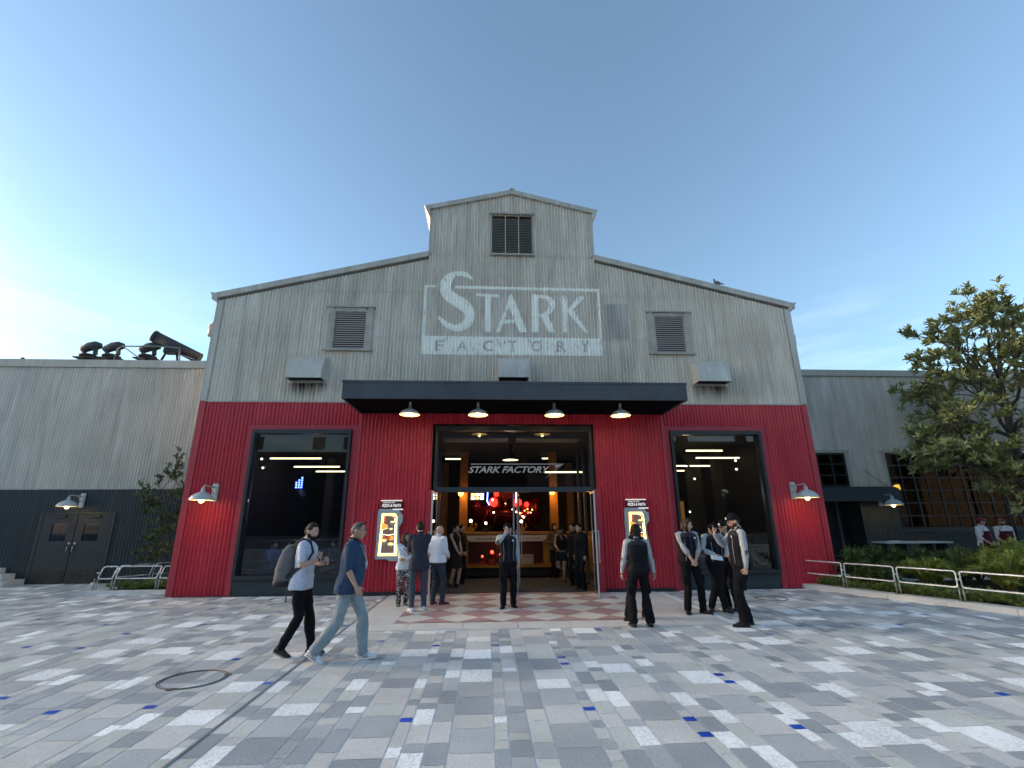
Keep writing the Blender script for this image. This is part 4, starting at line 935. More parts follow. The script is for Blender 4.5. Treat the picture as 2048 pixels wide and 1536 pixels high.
t = MB(); t.b2(-15.3, -13.4, 16.2, 16.7, 6.95, 7.0, RC); t.b2(-13.2, -11.2, 16.2, 16.7, 6.95, 7.0, PIP)
for i in range(12): xx = -15.25+i*.37; t.b2(xx, xx+.05, 16.25, 16.3, 6.7, 6.96, PIP)
tag(t.build('roof_platform', None), 'low steel platform carrying the lights on the left wing roof', 'platform')
t = MB(); t.tube([(0, 0, 0), (0, 0, .35)], .02, 6, PIP); t.box((0, 0, .36), (.08, .06, .05), RC); o = tag(t.build('roof_vent_pipe', None, None, (-17.3, 16.0, 6.7)), 'thin vent pipe on the left wing roof, nearer the picture edge', 'pipe', 'vent pipes on the left wing roof')
c = o.copy(); COL.objects.link(c); c.location.x = -16.4; c['label'] = 'thin vent pipe on the left wing roof, nearer the covered lights'
# steps at far left
t = MB(); 
for i in range(3): t.b2(-22, -13.97-i*.30, 14.75+i*.25, 15.4, .0+i*.155+.005, .155*(i+1), CONC)
tag(t.build('steps', None), 'pale concrete steps at the far left edge by the dark wall', 'steps')
t = MB(); t.box((0, 0, .06), (.10, .08, .10), WHITEP, bev=.015); t.b2(-.03, .03, -.03, .03, 0, .012, BLACK); tag(t.build('floor_socket', None, None, (-11.53, 14.67, .004)), 'small white box standing on the paving near the left rail', 'box')
t = MB(); n_ = 8
lf = [(.0, -.06, .004), (.03, -.03, .012), (.035, .02, .02), (.0, .07, .03), (-.035, .02, .022), (-.03, -.03, .01)]
t.quad(lf, mat('dry leaf', (.22, .09, .05), .7)); t.tube([(0, -.06, .004), (0, -.11, .012)], .003, 5, MATS['dry leaf']); o = t.build('fallen_leaf', None, None, (4.2, 7.79, .008)); o.rotation_euler = (.5, 0, 1.2); tag(o, 'curled brown leaf lying on the paving right of the staff', 'leaf')
# ================================================================== BACKDROP BEHIND THE PLAZA (seen only in the glass; the far left block only shades)
def far_block(x, y, wx, wy, h, c, lab, nz=4):
    e = empty('offscreen_building', (x, y, 0), 0, lab, 'building', 'studio buildings across the plaza')
    t = MB(); t.b2(-wx/2, wx/2, -wy/2, wy/2, 0, h, c); t.build('wall', None, e)
    t = MB(); t.b2(-wx/2-.3, wx/2+.3, -wy/2-.3, wy/2+.3, h, h+.5, BLACK); t.build('roof', None, e)
    for i in range(int(wx/4)):
        for k in range(nz):
            if (i*7+k*3) % 4 == 0: continue
            t = MB(); xx = -wx/2+2+i*4; t.b2(xx-.8, xx+.8, wy/2, wy/2+.06, 1.2+k*3.2, 2.9+k*3.2, BLACK); t.build('window', None, e)
B1 = mat('studio wall blue', (.035, .05, .09), .7, vary=.3, scale=.5); B2_ = mat('sun blocker brown', (.05, .042, .035), .7, vary=.3, scale=.5); B3_ = mat('studio wall dark', (.03, .032, .036), .7)
far_block(-20, -44, 26, 10, 10, B1, 'dark blue studio block across the plaza, mirrored in the left shop window'); far_block(2, -50, 28, 10, 17, B3_, 'tall charcoal studio block across the plaza'); far_block(14, -46, 18, 10, 9.5, B1, 'dark blue studio block across the plaza, mirrored in the right shop window'); far_block(45, -42, 44, 12, 11, B3_, 'long charcoal studio hall across the plaza to the right')
far_block(-96, 14, 12, 120, 16, B2_, 'unseen brown block added at the far left to shade the plaza', 3)  # out-of-view block added to keep the low sun off the plaza

far_block(92, -30, 60, 14, 16, B3_, 'very long charcoal studio hall added at far right to darken the grid window glass', 3)  # added out of view so the grid window mirrors no bright sky
# ================================================================== RIGHT PLANTER
def line_kerb(): pass
DIRK = Vector((.425, -1, 0)).normalized(); NK = Vector((1, .425, 0)).normalized()
K0 = Vector((7.2, 12.65, 0)); KL = 12.5
kb = MB()
n_ = 12
for i in range(n_):
    a = K0+DIRK*(KL*i/n_+.004); b = K0+DIRK*(KL*(i+1)/n_-.004)
    for (p, q, z0, z1) in ((a, b, 0.0, .11),):
        c = [p, q, q+NK*.30, p+NK*.30]
        vs0 = [kb.bm.verts.new((v.x, v.y, z0)) for v in c]; vs1 = [kb.bm.verts.new((v.x, v.y, z1)) for v in c]
        kb.bm.faces.new(vs1); kb.bm.faces.new(vs0[::-1])
        for k in range(4): kb.bm.faces.new([vs0[k], vs0[(k+1) % 4], vs1[(k+1) % 4], vs1[k]])
tag(kb.build('kerb', CONC), kind='structure')
SOIL = mat('dark soil', (.035, .025, .016), .95, vary=.4, scale=8, bump=.5, bscale=25)
sb = MB(); P0 = K0+NK*.305; P1 = K0+DIRK*KL+NK*.305
sb.quad([(P0.x, P0.y, .08), (P1.x, P1.y, .08), (24, P1.y, .08), (24, 13.0, .08), (P0.x, 13.0, .08)]); tag(sb.build('planting_bed', SOIL), kind='structure')
sb = MB(); sb.quad([(-10.4, 13.42, .06), (-8.25, 13.42, .06), (-8.25, 15.40, .06), (-9.3, 15.40, .06)]); tag(sb.build('planting_bed_soil', SOIL), kind='structure')
kb = MB(); kb.b2(-10.6, -8.23, 13.12, 13.40, 0, .07, CONC); tag(kb.build('kerb_left', None), kind='structure')

# ---- foliage helpers
def leaf_mat(name, c1, c2, c3=None, rough=.45):
    m = bpy.data.materials.new(name); m.use_nodes = True; t = m.node_tree; b = t.nodes['Principled BSDF']; N = t.nodes.new; L = t.links.new
    at = N('ShaderNodeAttribute'); at.attribute_name = 'tone'; r = N('ShaderNodeValToRGB'); L(at.outputs['Fac'], r.inputs[0])
    r.color_ramp.elements[0].color = (*c1, 1); r.color_ramp.elements[1].color = (*c2, 1)
    if c3: e = r.color_ramp.elements.new(.9); e.color = (*c2, 1); r.color_ramp.elements[-1].color = (*c3, 1)
    L(r.outputs[0], b.inputs['Base Color']); b.inputs['Roughness'].default_value = rough
    MATS[name] = m; return m
def foliage(name, verts, faces, tones, m, parent=None, loc=None):
    me = bpy.data.meshes.new(name); me.from_pydata(verts, [], faces); me.materials.append(m)
    a = me.attributes.new('tone', 'FLOAT', 'FACE')
    a.data.foreach_set('value', tones); me.update()
    o = bpy.data.objects.new(name, me); COL.objects.link(o)
    if parent: o.parent = parent
    if loc is not None: o.location = loc
    return o
def add_leaf(V, F, T, p, d, upv, L_, W, tone, fold=.25):
    """pointed leaf, 4 faces, folded along its midrib"""
    d = d.normalized(); s = d.cross(upv)
    if s.length < .05: s = d.cross(Vector((1, 0, 0)))
    s.normalize(); n = s.cross(d)
    i = len(V); tip = p+d*L_-n*L_*.12
    V += [tuple(p), tuple(p+d*L_*.35+s*W*.5+n*W*fold), tuple(p+d*L_*.72+s*W*.38+n*W*fold*.7), tuple(tip), tuple(p+d*L_*.72-s*W*.38+n*W*fold*.7), tuple(p+d*L_*.35-s*W*.5+n*W*fold), tuple(p+d*L_*.5)]
    F += [(i, i+1, i+2, i+6), (i+6, i+2, i+3), (i+6, i+3, i+4), (i, i+6, i+4, i+5)]; T += [tone]*4
def rosette(V, F, T, p, d, n, L_, W, rr, spread=1.0):
    d = d.normalized(); a = d.cross(Vector((0, 0, 1)))
    if a.length < .1: a = Vector((1, 0, 0))
    a.normalize(); b = d.cross(a); ph = rr.random()*6
    for k in range(n):
        an = ph+2*pi*k/n+rr.uniform(-.25, .25); el = rr.uniform(.15, 1.0)*spread
        v = (a*cos(an)+b*sin(an))*el+d*(1.15-el*.7)
        add_leaf(V, F, T, p+d*rr.uniform(-.03, .02)*2, v, d, L_*rr.uniform(.7, 1.15), W*rr.uniform(.8, 1.2), min(1, max(0, rr.gauss(.45, .25))))
def branch_tree(name, root, base, targets, r0, rr, leafm, barkm, L_, W, label, cat, twigs=3, nleaf=9, group=None, tr_pts=None, tr_r=None, twig_len=.38, dens=1.):
    """tapered trunk with limbs that run to target tips; leaf rosettes along the outer twigs"""
    e = empty('tree' if 'tree' in cat else name, root, 0, label, cat, group)
    B = MB(); V, F, T = [], [], []
    tr = [Vector(p) for p in tr_pts]
    B.tube(tr, tr_r, 10, barkm)
    def polyline(a, b, n, sag, rr):
        out = []
        off = Vector((rr.uniform(-1, 1), rr.uniform(-1, 1), rr.uniform(-.5, 1)))*sag
        for i in range(n+1):
            t = i/n; out.append(a.lerp(b, t)+off*sin(pi*t)+Vector((rr.uniform(-1, 1), rr.uniform(-1, 1), rr.uniform(-1, 1)))*.035*(b-a).length*(0 < i < n))
        return out
    for (si, tgt, rad) in targets:
        a = tr[si]; tgt = Vector(tgt); main = polyline(a, tgt, 6, .15*(tgt-a).length, rr)
        B.tube(main, [rad*(1-.8*i/6) for i in range(7)], 7, barkm)
        L0 = (tgt-a).length
        for j in range(2, 7):
            for s in range(twigs):
                p = main[j]; dr = (main[j]-main[j-1]).normalized()
                d = (dr*.5+Vector((rr.uniform(-1, 1), rr.uniform(-1, 1), rr.uniform(-.55, 1)))).normalized()
                ln = rr.uniform(.5, 1.3)*(.34*L0*(1-.08*j)+.25)
                q = p+d*ln; tw = polyline(p, q, 4, .12*ln, rr)
                B.tube(tw, [rad*.32*(1-.75*i/4)+.004 for i in range(5)], 5, barkm, cap=False)
                for kk in (2, 3, 4):
                    for _ in range(int(2*dens) if rr.random() < (2*dens) % 1+.0001 or True else 0):
                        d2 = ((tw[kk]-tw[kk-1]).normalized()*.6+Vector((rr.uniform(-1, 1), rr.uniform(-1, 1), rr.uniform(-.2, 1)))*.9).normalized()
                        e2 = tw[kk]+d2*rr.uniform(.1, twig_len)
                        B.tube([tw[kk], e2], [.006, .004], 4, barkm, cap=False)
                        rosette(V, F, T, e2, (d2+Vector((0, 0, .5))).normalized(), nleaf, L_, W, rr)
    tk = B.build('trunk', None, e); 
    foliage('crown', V, F, T, leafm, e)
    return e
BARK = mat('grey brown bark', (.10, .085, .065), .9, vary=.4, scale=14, stretch=(1, 1, .4), bump=.6, bscale=30)
MAG = leaf_mat('magnolia leaf', (.16, .18, .06), (.36, .38, .15), (.32, .20, .11), .38)
rr = random.Random(5)
tr_pts = [(.1, 0, 0), (.05, 0, 1.1), (-.15, 0, 1.95), (-.45, .02, 2.55), (-.55, 0, 3.2), (-.5, .05, 3.9), (-.35, .1, 4.7), (-.30, .1, 5.5), (-.2, 0, 6.3)]
tg = [(3, (-2.3, -.3, 3.0), .05), (3, (-2.95, .1, 3.25), .05), (2, (-1.5, -.6, 2.7), .035), (3, (-2.75, .2, 3.7), .055), (4, (-2.75, -.5, 4.3), .06), (4, (-2.2, .9, 3.3), .05), (5, (-2.5, .5, 5.0), .055), (5, (-2.5, -.2, 5.8), .05), (6, (-2.0, -.5, 6.5), .05), (6, (-1.6, .5, 7.1), .045),
      (7, (-.9, -.3, 7.6), .045), (8, (.1, .2, 7.85), .04), (8, (1.0, -.3, 7.7), .04), (6, (1.4, .4, 7.0), .05), (5, (2.2, -.3, 6.2), .05), (4, (2.6, .2, 4.8), .055), (3, (2.4, -.3, 3.7), .055), (7, (-.3, -1.5, 6.6), .04), (5, (-.6, -1.7, 5.0), .05), (4, (-1.0, -1.6, 4.0), .045), (6, (.4, 1.5, 6.2), .04), (5, (-1.4, 1.6, 5.6), .045), (5, (.8, -1.2, 5.6), .045)]
branch_tree('magnolia_tree', (14.75, 12.6, 0), None, tg, .14, rr, MAG, BARK, .235, .078, 'broad magnolia tree with glossy olive leaves at the right edge', 'tree', 2, 9, None, tr_pts, [.17, .15, .15, .14, .12, .10, .085, .07, .05], .34)
# slender tree at left of the hall
DKL = leaf_mat('dark small leaf', (.05, .07, .025), (.12, .15, .045), (.22, .23, .07), .4)
rr = random.Random(9)
tr_pts = [(0, 0, 0), (-.05, 0, .7), (.02, 0, 1.4), (-.05, 0, 2.1), (-.15, 0, 2.9)]
tg = [(1, (-.75, -.1, 1.0), .02), (1, (.45, .1, 1.2), .02), (2, (-1.0, .1, 1.7), .02), (2, (-.8, -.2, 2.1), .018), (2, (.4, -.1, 2.0), .018), (3, (-.9, .1, 2.6), .016), (3, (.35, .1, 2.8), .016), (3, (-.5, -.1, 3.1), .014), (4, (.25, 0, 3.4), .012), (1, (-.3, -.4, 1.3), .018), (1, (.2, .35, .95), .015), (3, (.0, -.3, 2.5), .014)]
branch_tree('young_tree', (-9.15, 14.35, 0), None, tg, .05, rr, DKL, BARK, .13, .05, 'slender dark leaved young tree between the left rail and the hall', 'tree', 1, 7, None, tr_pts, [.05, .045, .035, .028, .015], .2)

# ---- hedge shrubs: drooping feathery conifers
YEW1 = leaf_mat('yew needles dark', (.07, .10, .026), (.16, .21, .055), (.24, .28, .08), .5)
YEW2 = leaf_mat('yew needles light', (.17, .22, .035), (.38, .44, .08), (.48, .48, .14), .5)
def shrub(x, y, h, r, m, label, seed, group='feathery green shrubs behind the right rail'):
    rr = random.Random(seed); e = empty('shrub', (x, y, .08), 0, label, 'shrub', group); B = MB(); V, F, T = [], [], []
    for s in range(34):
        an = rr.random()*2*pi; out = rr.uniform(.35, 1.)*r; hh = h*rr.uniform(.55, 1.05)*(1-.35*out/r)
        p0 = Vector((0, 0, 0)); p1 = Vector((out*.35*cos(an), out*.35*sin(an), hh*.65)); p2 = Vector((out*.75*cos(an), out*.75*sin(an), hh)); p3 = Vector((out*1.1*cos(an), out*1.1*sin(an), hh*.92))
        pts = [p0, p0.lerp(p1, .6), p1, p1.lerp(p2, .5)+Vector((0, 0, .03)), p2, p3]
        B.tube(pts, [.012, .010, .008, .006, .004, .002], 4, BARK, cap=False)
        for i in range(1, 5):
            for k in range(9):
                q = pts[i].lerp(pts[i+1], k/9); dd = (pts[i+1]-pts[i]).normalized()
                for sd in (-1, 1):
                    side = dd.cross(Vector((0, 0, 1))); side = side.normalized() if side.length > .01 else Vector((1, 0, 0))
                    v = (dd*.7+side*sd*rr.uniform(.5, 1)+Vector((0, 0, rr.uniform(-.3, .35))))
                    # a small spray: flat leaf with narrow sub leaflets
                    for u in range(2):
                        add_leaf(V, F, T, q+v.normalized()*u*.05, v+Vector((rr.uniform(-.4, .4), rr.uniform(-.4, .4), rr.uniform(-.2, .3))), Vector((0, 0, 1)), rr.uniform(.06, .13), .022, min(1, max(0, rr.gauss(.45, .28))), .1)
    B.build('stem', None, e); foliage('foliage', V, F, T, m, e)
sh = [(8.75, 12.35, 1.0, .75, YEW1, 'dark feathery shrub right against the red hall corner'), (9.7, 12.6, 1.05, .8, YEW1, 'dark feathery shrub second from the hall corner, below the awning'), (10.8, 12.9, 1.0, .8, YEW1, 'dark feathery shrub in front of the high table'),
      (9.5, 11.2, .85, .7, YEW2, 'lighter green shrub behind the third rail panel'), (10.55, 11.5, .95, .75, YEW1, 'dark shrub between the high table and the light shrubs'), (11.8, 12.3, 1.05, .8, YEW1, 'dark shrub right of the high table'), (10.3, 10.2, 1.05, .75, YEW2, 'bright green bushy shrub behind the fourth rail panel'), (11.3, 10.7, 1.25, .85, YEW2, 'tallest bright green shrub, in front of the left apron worker'),
      (12.6, 11.6, 1.25, .85, YEW2, 'bright green shrub in front of the right apron worker'), (11.0, 9.1, 1.15, .8, YEW2, 'bright green shrub at the right picture edge, nearest the rail'), (12.3, 9.9, 1.2, .9, YEW2, 'bright green tall shrub at the right picture edge'), (13.6, 10.8, 1.2, .9, YEW2, 'bright green shrub beyond the right picture edge'), (13.3, 12.7, .9, .8, YEW1, 'dark shrub below the magnolia crown'), (12.0, 8.4, 1.1, .8, YEW2, 'green shrub outside the right end of the rail'), (8.55, 11.55, .6, .5, YEW1, 'low dark shrub by the first rail posts')]
for i, (x, y, h, r, m_, l) in enumerate(sh): shrub(x, y, h, r, m_, l, 40+i)
# ---- ground cover (uncountable)
GC = leaf_mat('ground cover leaf', (.09, .13, .03), (.24, .29, .07), (.32, .34, .10), .5)
def cover(name, pts, hmin, hmax, L_, W, seed):
    rr = random.Random(seed); V, F, T = [], [], []
    for (x, y, z) in pts:
        h = rr.uniform(hmin, hmax); p = Vector((x, y, z+h*.6))
        d = Vector((rr.uniform(-1, 1), rr.uniform(-1, 1), rr.uniform(.3, 1.2)))
        tn = min(1, max(0, rr.gauss(.5, .25)))
        for k in range(4): add_leaf(V, F, T, p+Vector((rr.uniform(-.03, .03), rr.uniform(-.03, .03), rr.uniform(-.04, .04))), d+Vector((rr.uniform(-.9, .9), rr.uniform(-.9, .9), rr.uniform(-.3, .3))), Vector((0, 0, 1)), L_*rr.uniform(.7, 1.2), W, tn*rr.uniform(.8, 1.2) if tn < .8 else tn, .15)
    return tag(foliage(name, V, F, T, GC), kind='stuff')
rr = random.Random(3); pts = []
for i in range(9500):
    s = rr.uniform(.05, 9.5); o_ = abs(rr.gauss(0, .45))+.28
    p = K0+DIRK*s+NK*(o_); 
    if o_ < 2.2 and not (abs(p.x) < 8.3 and p.y > 12.4): pts.append((p.x, p.y, .08+.12*noise.noise(Vector((p.x*1.5, p.y*1.5, 0)))))
cover('ground_cover', pts, .05, .22, .085, .035, 1)
pts = []
for i in range(2200):
    x = rr.uniform(-10.3, -8.25); y = rr.uniform(13.42, 15.2)
    if x > -9.9+ (y-13.4)*.55 - .4: pts.append((x, y, .06))
cover('ground_cover_left', pts, .03, .20, .10, .03, 2)

# ---- rails
RS_ = mat('satin stainless tube', (.74, .74, .72), .35, .35)
def railing(name, P0, D, N_, posts, label, zb=.11, zt=.66, zl=.36, lean=.0, group='stainless tube rails'):
    e = empty(name, P0, 0, label, 'railing', group); r = .0155
    D = D.normalized()
    def pt(s, z, off=0): v = D*s+N_*(lean*(max(0, z-.45))**1.2+off); return Vector((v.x, v.y, z))
    for i in range(len(posts)-1):
        a, b = posts[i]+.035, posts[i+1]-.035; t = MB()
        c = .04
        t.tube([pt(a, zl+c), pt(a, zt-c), pt(a+c*.3, zt-c*.3), pt(a+c, zt), pt(b-c, zt), pt(b-c*.3, zt-c*.3), pt(b, zt-c), pt(b, zl+c), pt(b-c*.3, zl+c*.3), pt(b-c, zl), pt(a+c, zl), pt(a+c*.3, zl+c*.3), pt(a, zl+c)], r, 8, RS_); t.build('frame', None, e)
    for s in posts:
        t = MB()
        for q in (-.035, .035): t.tube([pt(s+q, zb), pt(s+q, zl)], r*.95, 8, mat('brushed post', (.36, .34, .30), .4, .6))
        t.box(pt(s, (zl+zt)/2), (.05, .03, .03), RS_); t.b2(D.x*s-.07, D.x*s+.07, D.y*s-.05, D.y*s+.05, zb, zb+.012, MATS['brushed post']); t.build('post', None, e)
    return e
rk = K0+NK*.15
railing('tube_railing', (rk.x, rk.y, 0), DIRK, NK, [.15, 1.15, 2.25, 3.35, 4.45, 5.55, 6.65, 7.75], 'long stainless tube railing on the kerb before the right planter', lean=.12)
t = MB(); p = K0+DIRK*.12+NK*.15
railing('short_railing', (rk.x-.52, rk.y-.0, 0), Vector((1, -.08, 0)), Vector((0, 1, 0)), [0.0, .50], 'short end panel of the stainless railing by the red corner', zb=.0, lean=.0, group=None)
railing('tube_railing', (-10.5, 13.36, 0), Vector((1, 0, 0)), Vector((.25, 1, 0)), [.0, .42, 1.50, 2.45], 'stainless tube railing left of the hall, before the ground cover', zb=.0, zt=.62, zl=.34, lean=.9)
railing('tube_railing', (-10.3, 13.6, 0), Vector((.55, .85, 0)), Vector((1, -.2, 0)), [.05, .9, 1.7], 'dark return railing beside the slender tree, behind the left rail', zb=.0, zt=.62, zl=.34, lean=.6)

# ---- high table on the right
e = empty('high_table', (11.95, 14.2, 0), 0, 'long high table with a pale top before the right wing', 'table')
t = MB(); t.b2(-1.05, 1.0, -.28, .28, .97, 1.01, mat('pale table top', (.50, .52, .52), .35)); t.build('table_top', None, e)
for xx in (-.95, -.35, .45, .9):
    t = MB(); t.b2(xx-.04, xx+.04, -.22, .22, 0, .965, BLACK); t.build('leg', None, e)
t = MB(); t.box((0, 0, .008), (.5, .22, .012), WHITEP, Matrix.Rotation(.2, 3, 'Z')); t.box((.1, 0, .02), (.3, .2, .01), WHITEP, Matrix.Rotation(-.1, 3, 'Z')); tag(t.build('paper_sheets', None, None, (11.3, 14.15, 1.012)), 'white papers lying on the left part of the high table', 'papers')

# ---- bird on the roof
e = MB(); G1 = mat('pigeon grey', (.12, .12, .135), .7, vary=.3, scale=30); G2 = mat('pigeon dark', (.02, .025, .03), .6)
e.loft([[(x + 0*cos(a), r*.8*cos(a), z+r*sin(a)) for a in [2*pi*k/10 for k in range(10)]] for x, z, r in ((-.10, .10, .012), (-.09, .09, .04), (-.05, .075, .062), (.0, .07, .066), (.05, .068, .05), (.10, .055, .025), (.13, .05, .01))], G1)
e.tube([(-.075, 0, .10), (-.085, 0, .15), (-.085, 0, .18)], [.036, .022, .024], 10, G1); e.sphere((-.088, 0, .185), .026, G1, 10); e.tube([(-.11, 0, .185), (-.135, 0, .178)], [.007, .002], 6, G2)
e.tube([(.06, .02, .08), (.13, .02, .06), (.20, .0, .035)], [(.03, .02), (.03, .012), (.02, .004)], 8, G2); e.tube([(-.01, .012, .02), (-.01, .012, -.01)], .004, 5, G2); e.tube([(.01, -.012, .02), (.01, -.012, -.01)], .004, 5, G2)
tag(e.build('pigeon', None, None, (6.15, YF-.02, 8.41)), 'small grey bird perched on the right slope of the roof', 'bird')
# ================================================================== PEOPLE
def V3(*a): return Vector(a)
TEXC = bpy.data.textures.new('cloth folds', 'CLOUDS'); TEXC.noise_scale = .11; TEXC.noise_depth = 2
SKIN = mat('skin', (.54, .33, .235), .5, vary=.12, scale=30, spec=.4)
SKIN2 = mat('skin tanned', (.44, .26, .175), .5, vary=.12, scale=30, spec=.4)
HAIRD = mat('dark hair', (.018, .013, .010), .6, spec=.2, vary=.5, scale=60, stretch=(1, 1, .3)); HAIRB = mat('brown hair', (.06, .033, .02), .6, spec=.2, vary=.4, scale=60, stretch=(1, 1, .3)); HAIRG = mat('greying hair', (.13, .115, .10), .6, spec=.2, vary=.5, scale=60)
BEARD = mat('beard', (.035, .022, .015), .9, vary=.5, scale=90, spec=.15); LIPS = mat('lips', (.30, .11, .10), .5); EYEW = mat('eye white', (.6, .58, .55), .3); PUP = mat('pupil', (.01, .008, .008), .2)
BLK = mat('black cotton', (.008, .008, .010), .85, spec=.15, vary=.3, scale=6, bump=.15); VEST = mat('black work vest', (.009, .010, .014), .75, spec=.15, vary=.3, scale=6); YOKE = mat('charcoal yoke', (.03, .03, .038), .8, spec=.2, vary=.15)
GSH = mat('pale grey shirt', (.36, .385, .40), .8, vary=.10, scale=5, bump=.1); PATCHM = mat('grey elbow patch', (.075, .085, .09), .8); BSHOE = mat('black shoe', (.010, .010, .011), .4)
WSH = mat('white shirt', (.74, .76, .80), .75, vary=.05, scale=5, bump=.1); MAROON = mat('maroon apron', (.16, .012, .03), .75, vary=.15)
PIPE = mat('pale piping', (.35, .34, .33), .6)

def tube_rings(mb, pts, rad, n=14, flat=None, endcap=True):
    """closed tapered tube with rounded ends; rad floats or (ra, rb)"""
    P_ = [Vector(p) for p in pts]; R_ = list(rad)
    if endcap:
        def sc(r, k): return (r[0]*k, r[1]*k) if hasattr(r, '__len__') else r*k
        def mx(r): return min(r) if hasattr(r, '__len__') else r
        d0 = (P_[0]-P_[1]).normalized(); d1 = (P_[-1]-P_[-2]).normalized()
        P_ = [P_[0]+d0*mx(R_[0])*.8, P_[0]+d0*mx(R_[0])*.5] + P_ + [P_[-1]+d1*mx(R_[-1])*.5, P_[-1]+d1*mx(R_[-1])*.8]
        R_ = [sc(R_[0], .25), sc(R_[0], .8)] + R_ + [sc(R_[-1], .8), sc(R_[-1], .25)]
    mb.tube(P_, R_, n)

def ell_loft(mb, rings, n=24):
    """rings: (center, side vec scaled, front vec scaled, squareness)"""
    out = []
    for c, s, f in rings:
        rg = []
        for k in range(n):
            a = 2*pi*k/n; ca, sa = cos(a), sin(a); e = .82
            x = math.copysign(abs(ca)**e, ca); y = math.copysign(abs(sa)**e, sa)
            rg.append(c+s*x+f*y)
        out.append(rg)
    mb.loft(out)

def ik(a, b, l1, l2, pole):
    d = b-a; L_ = min(d.length, (l1+l2)*.999); dn = d.normalized(); b2 = a+dn*L_
    x = (l1*l1-l2*l2+L_*L_)/(2*L_); h = sqrt(max(0, l1*l1-x*x)); p = pole-dn*pole.dot(dn)
    p = p.normalized() if p.length > 1e-4 else Vector((0, 1, 0))
    return a+dn*x+p*h, b2

def smooth(a, b, x):
    t = max(0, min(1, (x-a)/(b-a))); return t*t*(3-2*t)
def head_pt(d, fem=0.):
    """d unit dir, x side, y back, z up -> point about head centre"""
    x, y, z = d
    px = .076*x*(1-.30*smooth(.0, -1, z)); py = .094*y; pz = .115*z
    if y > 0: py *= 1-.30*smooth(-.1, -.9, z)
    if y < 0:
        py = -.092*abs(y)**.85
        fx = px/.076
        nose = math.exp(-(px/.012)**2)*smooth(.30, -.08, z)*smooth(-.36, -.24, z)
        py -= .026*nose*min(1, -y*1.5)
        for sx in (-1, 1):
            py += .010*math.exp(-(((px-sx*.030)/.015)**2+((pz-.010)/.011)**2))
            py -= .005*math.exp(-(((px-sx*.030)/.018)**2+((pz-.030)/.008)**2))
            py -= .004*math.exp(-(((px-sx*.040)/.018)**2+((pz+.025)/.018)**2))
        py -= .006*math.exp(-((px/.022)**2+((pz+.055)/.010)**2))
        py -= .012*math.exp(-((px/.022)**2+((pz+.095)/.016)**2))
    return Vector((px, py, pz))
def head_dirs(nu=28, nv=22):
    D = []
    for j in range(1, nv):
        th = pi*j/nv; D.append([Vector((sin(th)*cos(2*pi*i/nu), sin(th)*sin(2*pi*i/nu), cos(th))) for i in range(nu)])
    return D
def head_shell(mb, fn, X, nu=28, nv=22):
    D = head_dirs(nu, nv); R_ = [[mb.bm.verts.new(X(fn(d))) for d in row] for row in D]
    t = mb.bm.verts.new(X(fn(Vector((0, 0, 1))))); b = mb.bm.verts.new(X(fn(Vector((0, 0, -1)))))
    for j in range(len(R_)-1):
        for i in range(nu): f = mb.bm.faces.new([R_[j][i], R_[j+1][i], R_[j+1][(i+1) % nu], R_[j][(i+1) % nu]]); f.smooth = True
    for i in range(nu):
        mb.bm.faces.new([t, R_[0][i], R_[0][(i+1) % nu]]).smooth = True; mb.bm.faces.new([R_[-1][i], b, R_[-1][(i+1) % nu]]).smooth = True

def hand(mb, w, d, n, curl=.5, side=1, spread=.12, point=None, sc=1.):
    """w wrist, d direction of hand, n palm normal (out of the palm), side: thumb side sign along s = d x n"""
    d = d.normalized(); n = (n-d*n.dot(d)).normalized(); s = d.cross(n)*side
    # palm
    c0, c1, c2 = w, w+d*.045*sc, w+d*.088*sc
    mb.loft([[c+s*(a*wd)+n*(b*th) for a, b in [(cos(2*pi*k/10), sin(2*pi*k/10)) for k in range(10)]] for c, wd, th in ((c0-d*.02, .022*sc, .018*sc), (c0, .026*sc, .017*sc), (c1, .038*sc, .015*sc), (c2, .040*sc, .013*sc), (c2+d*.008, .034*sc, .009*sc))])
    for k, (off, ln) in enumerate(((.030, .074), (.011, .082), (-.010, .076), (-.029, .060))):
        cu = curl
        if point is not None: cu = .03 if k == 0 else point
        b = c2+s*off*sc-d*.008*sc; dd = (d+s*off*spread*12*(1-cu)).normalized(); p = [b]; ang = 0
        for seg, f in enumerate((.45, .32, .23)):
            ang += cu*(1.1 if seg == 0 else 1.25)
            p.append(p[-1]+(dd*cos(ang)+n*sin(ang))*ln*f*sc)
        tube_rings(mb, p, [.0092*sc, .0088*sc, .008*sc, .007*sc], 8)
    tb = w+d*.02*sc+s*.024*sc
    t1 = tb+(s*.75+d*.6+n*.25).normalized()*.036*sc; t2 = t1+(s*.25+d*.9+n*(.2+.5*curl)).normalized()*.030*sc; t3 = t2+(d*.9+n*(.3+.6*curl)-s*.1).normalized()*.024*sc
    tube_rings(mb, [tb, t1, t2, t3], [.014*sc, .0125*sc, .010*sc, .0085*sc], 8)

def add_mod(o, vox, disp=0., subd=False):
    m = o.modifiers.new('remesh', 'REMESH'); m.mode = 'VOXEL'; m.voxel_size = vox; m.use_smooth_shade = True
    s = o.modifiers.new('smooth', 'SMOOTH'); s.factor = .5; s.iterations = 3
    if disp:
        d = o.modifiers.new('folds', 'DISPLACE'); d.texture = TEXC; d.strength = disp; d.mid_level = .5; d.texture_coords = 'LOCAL'

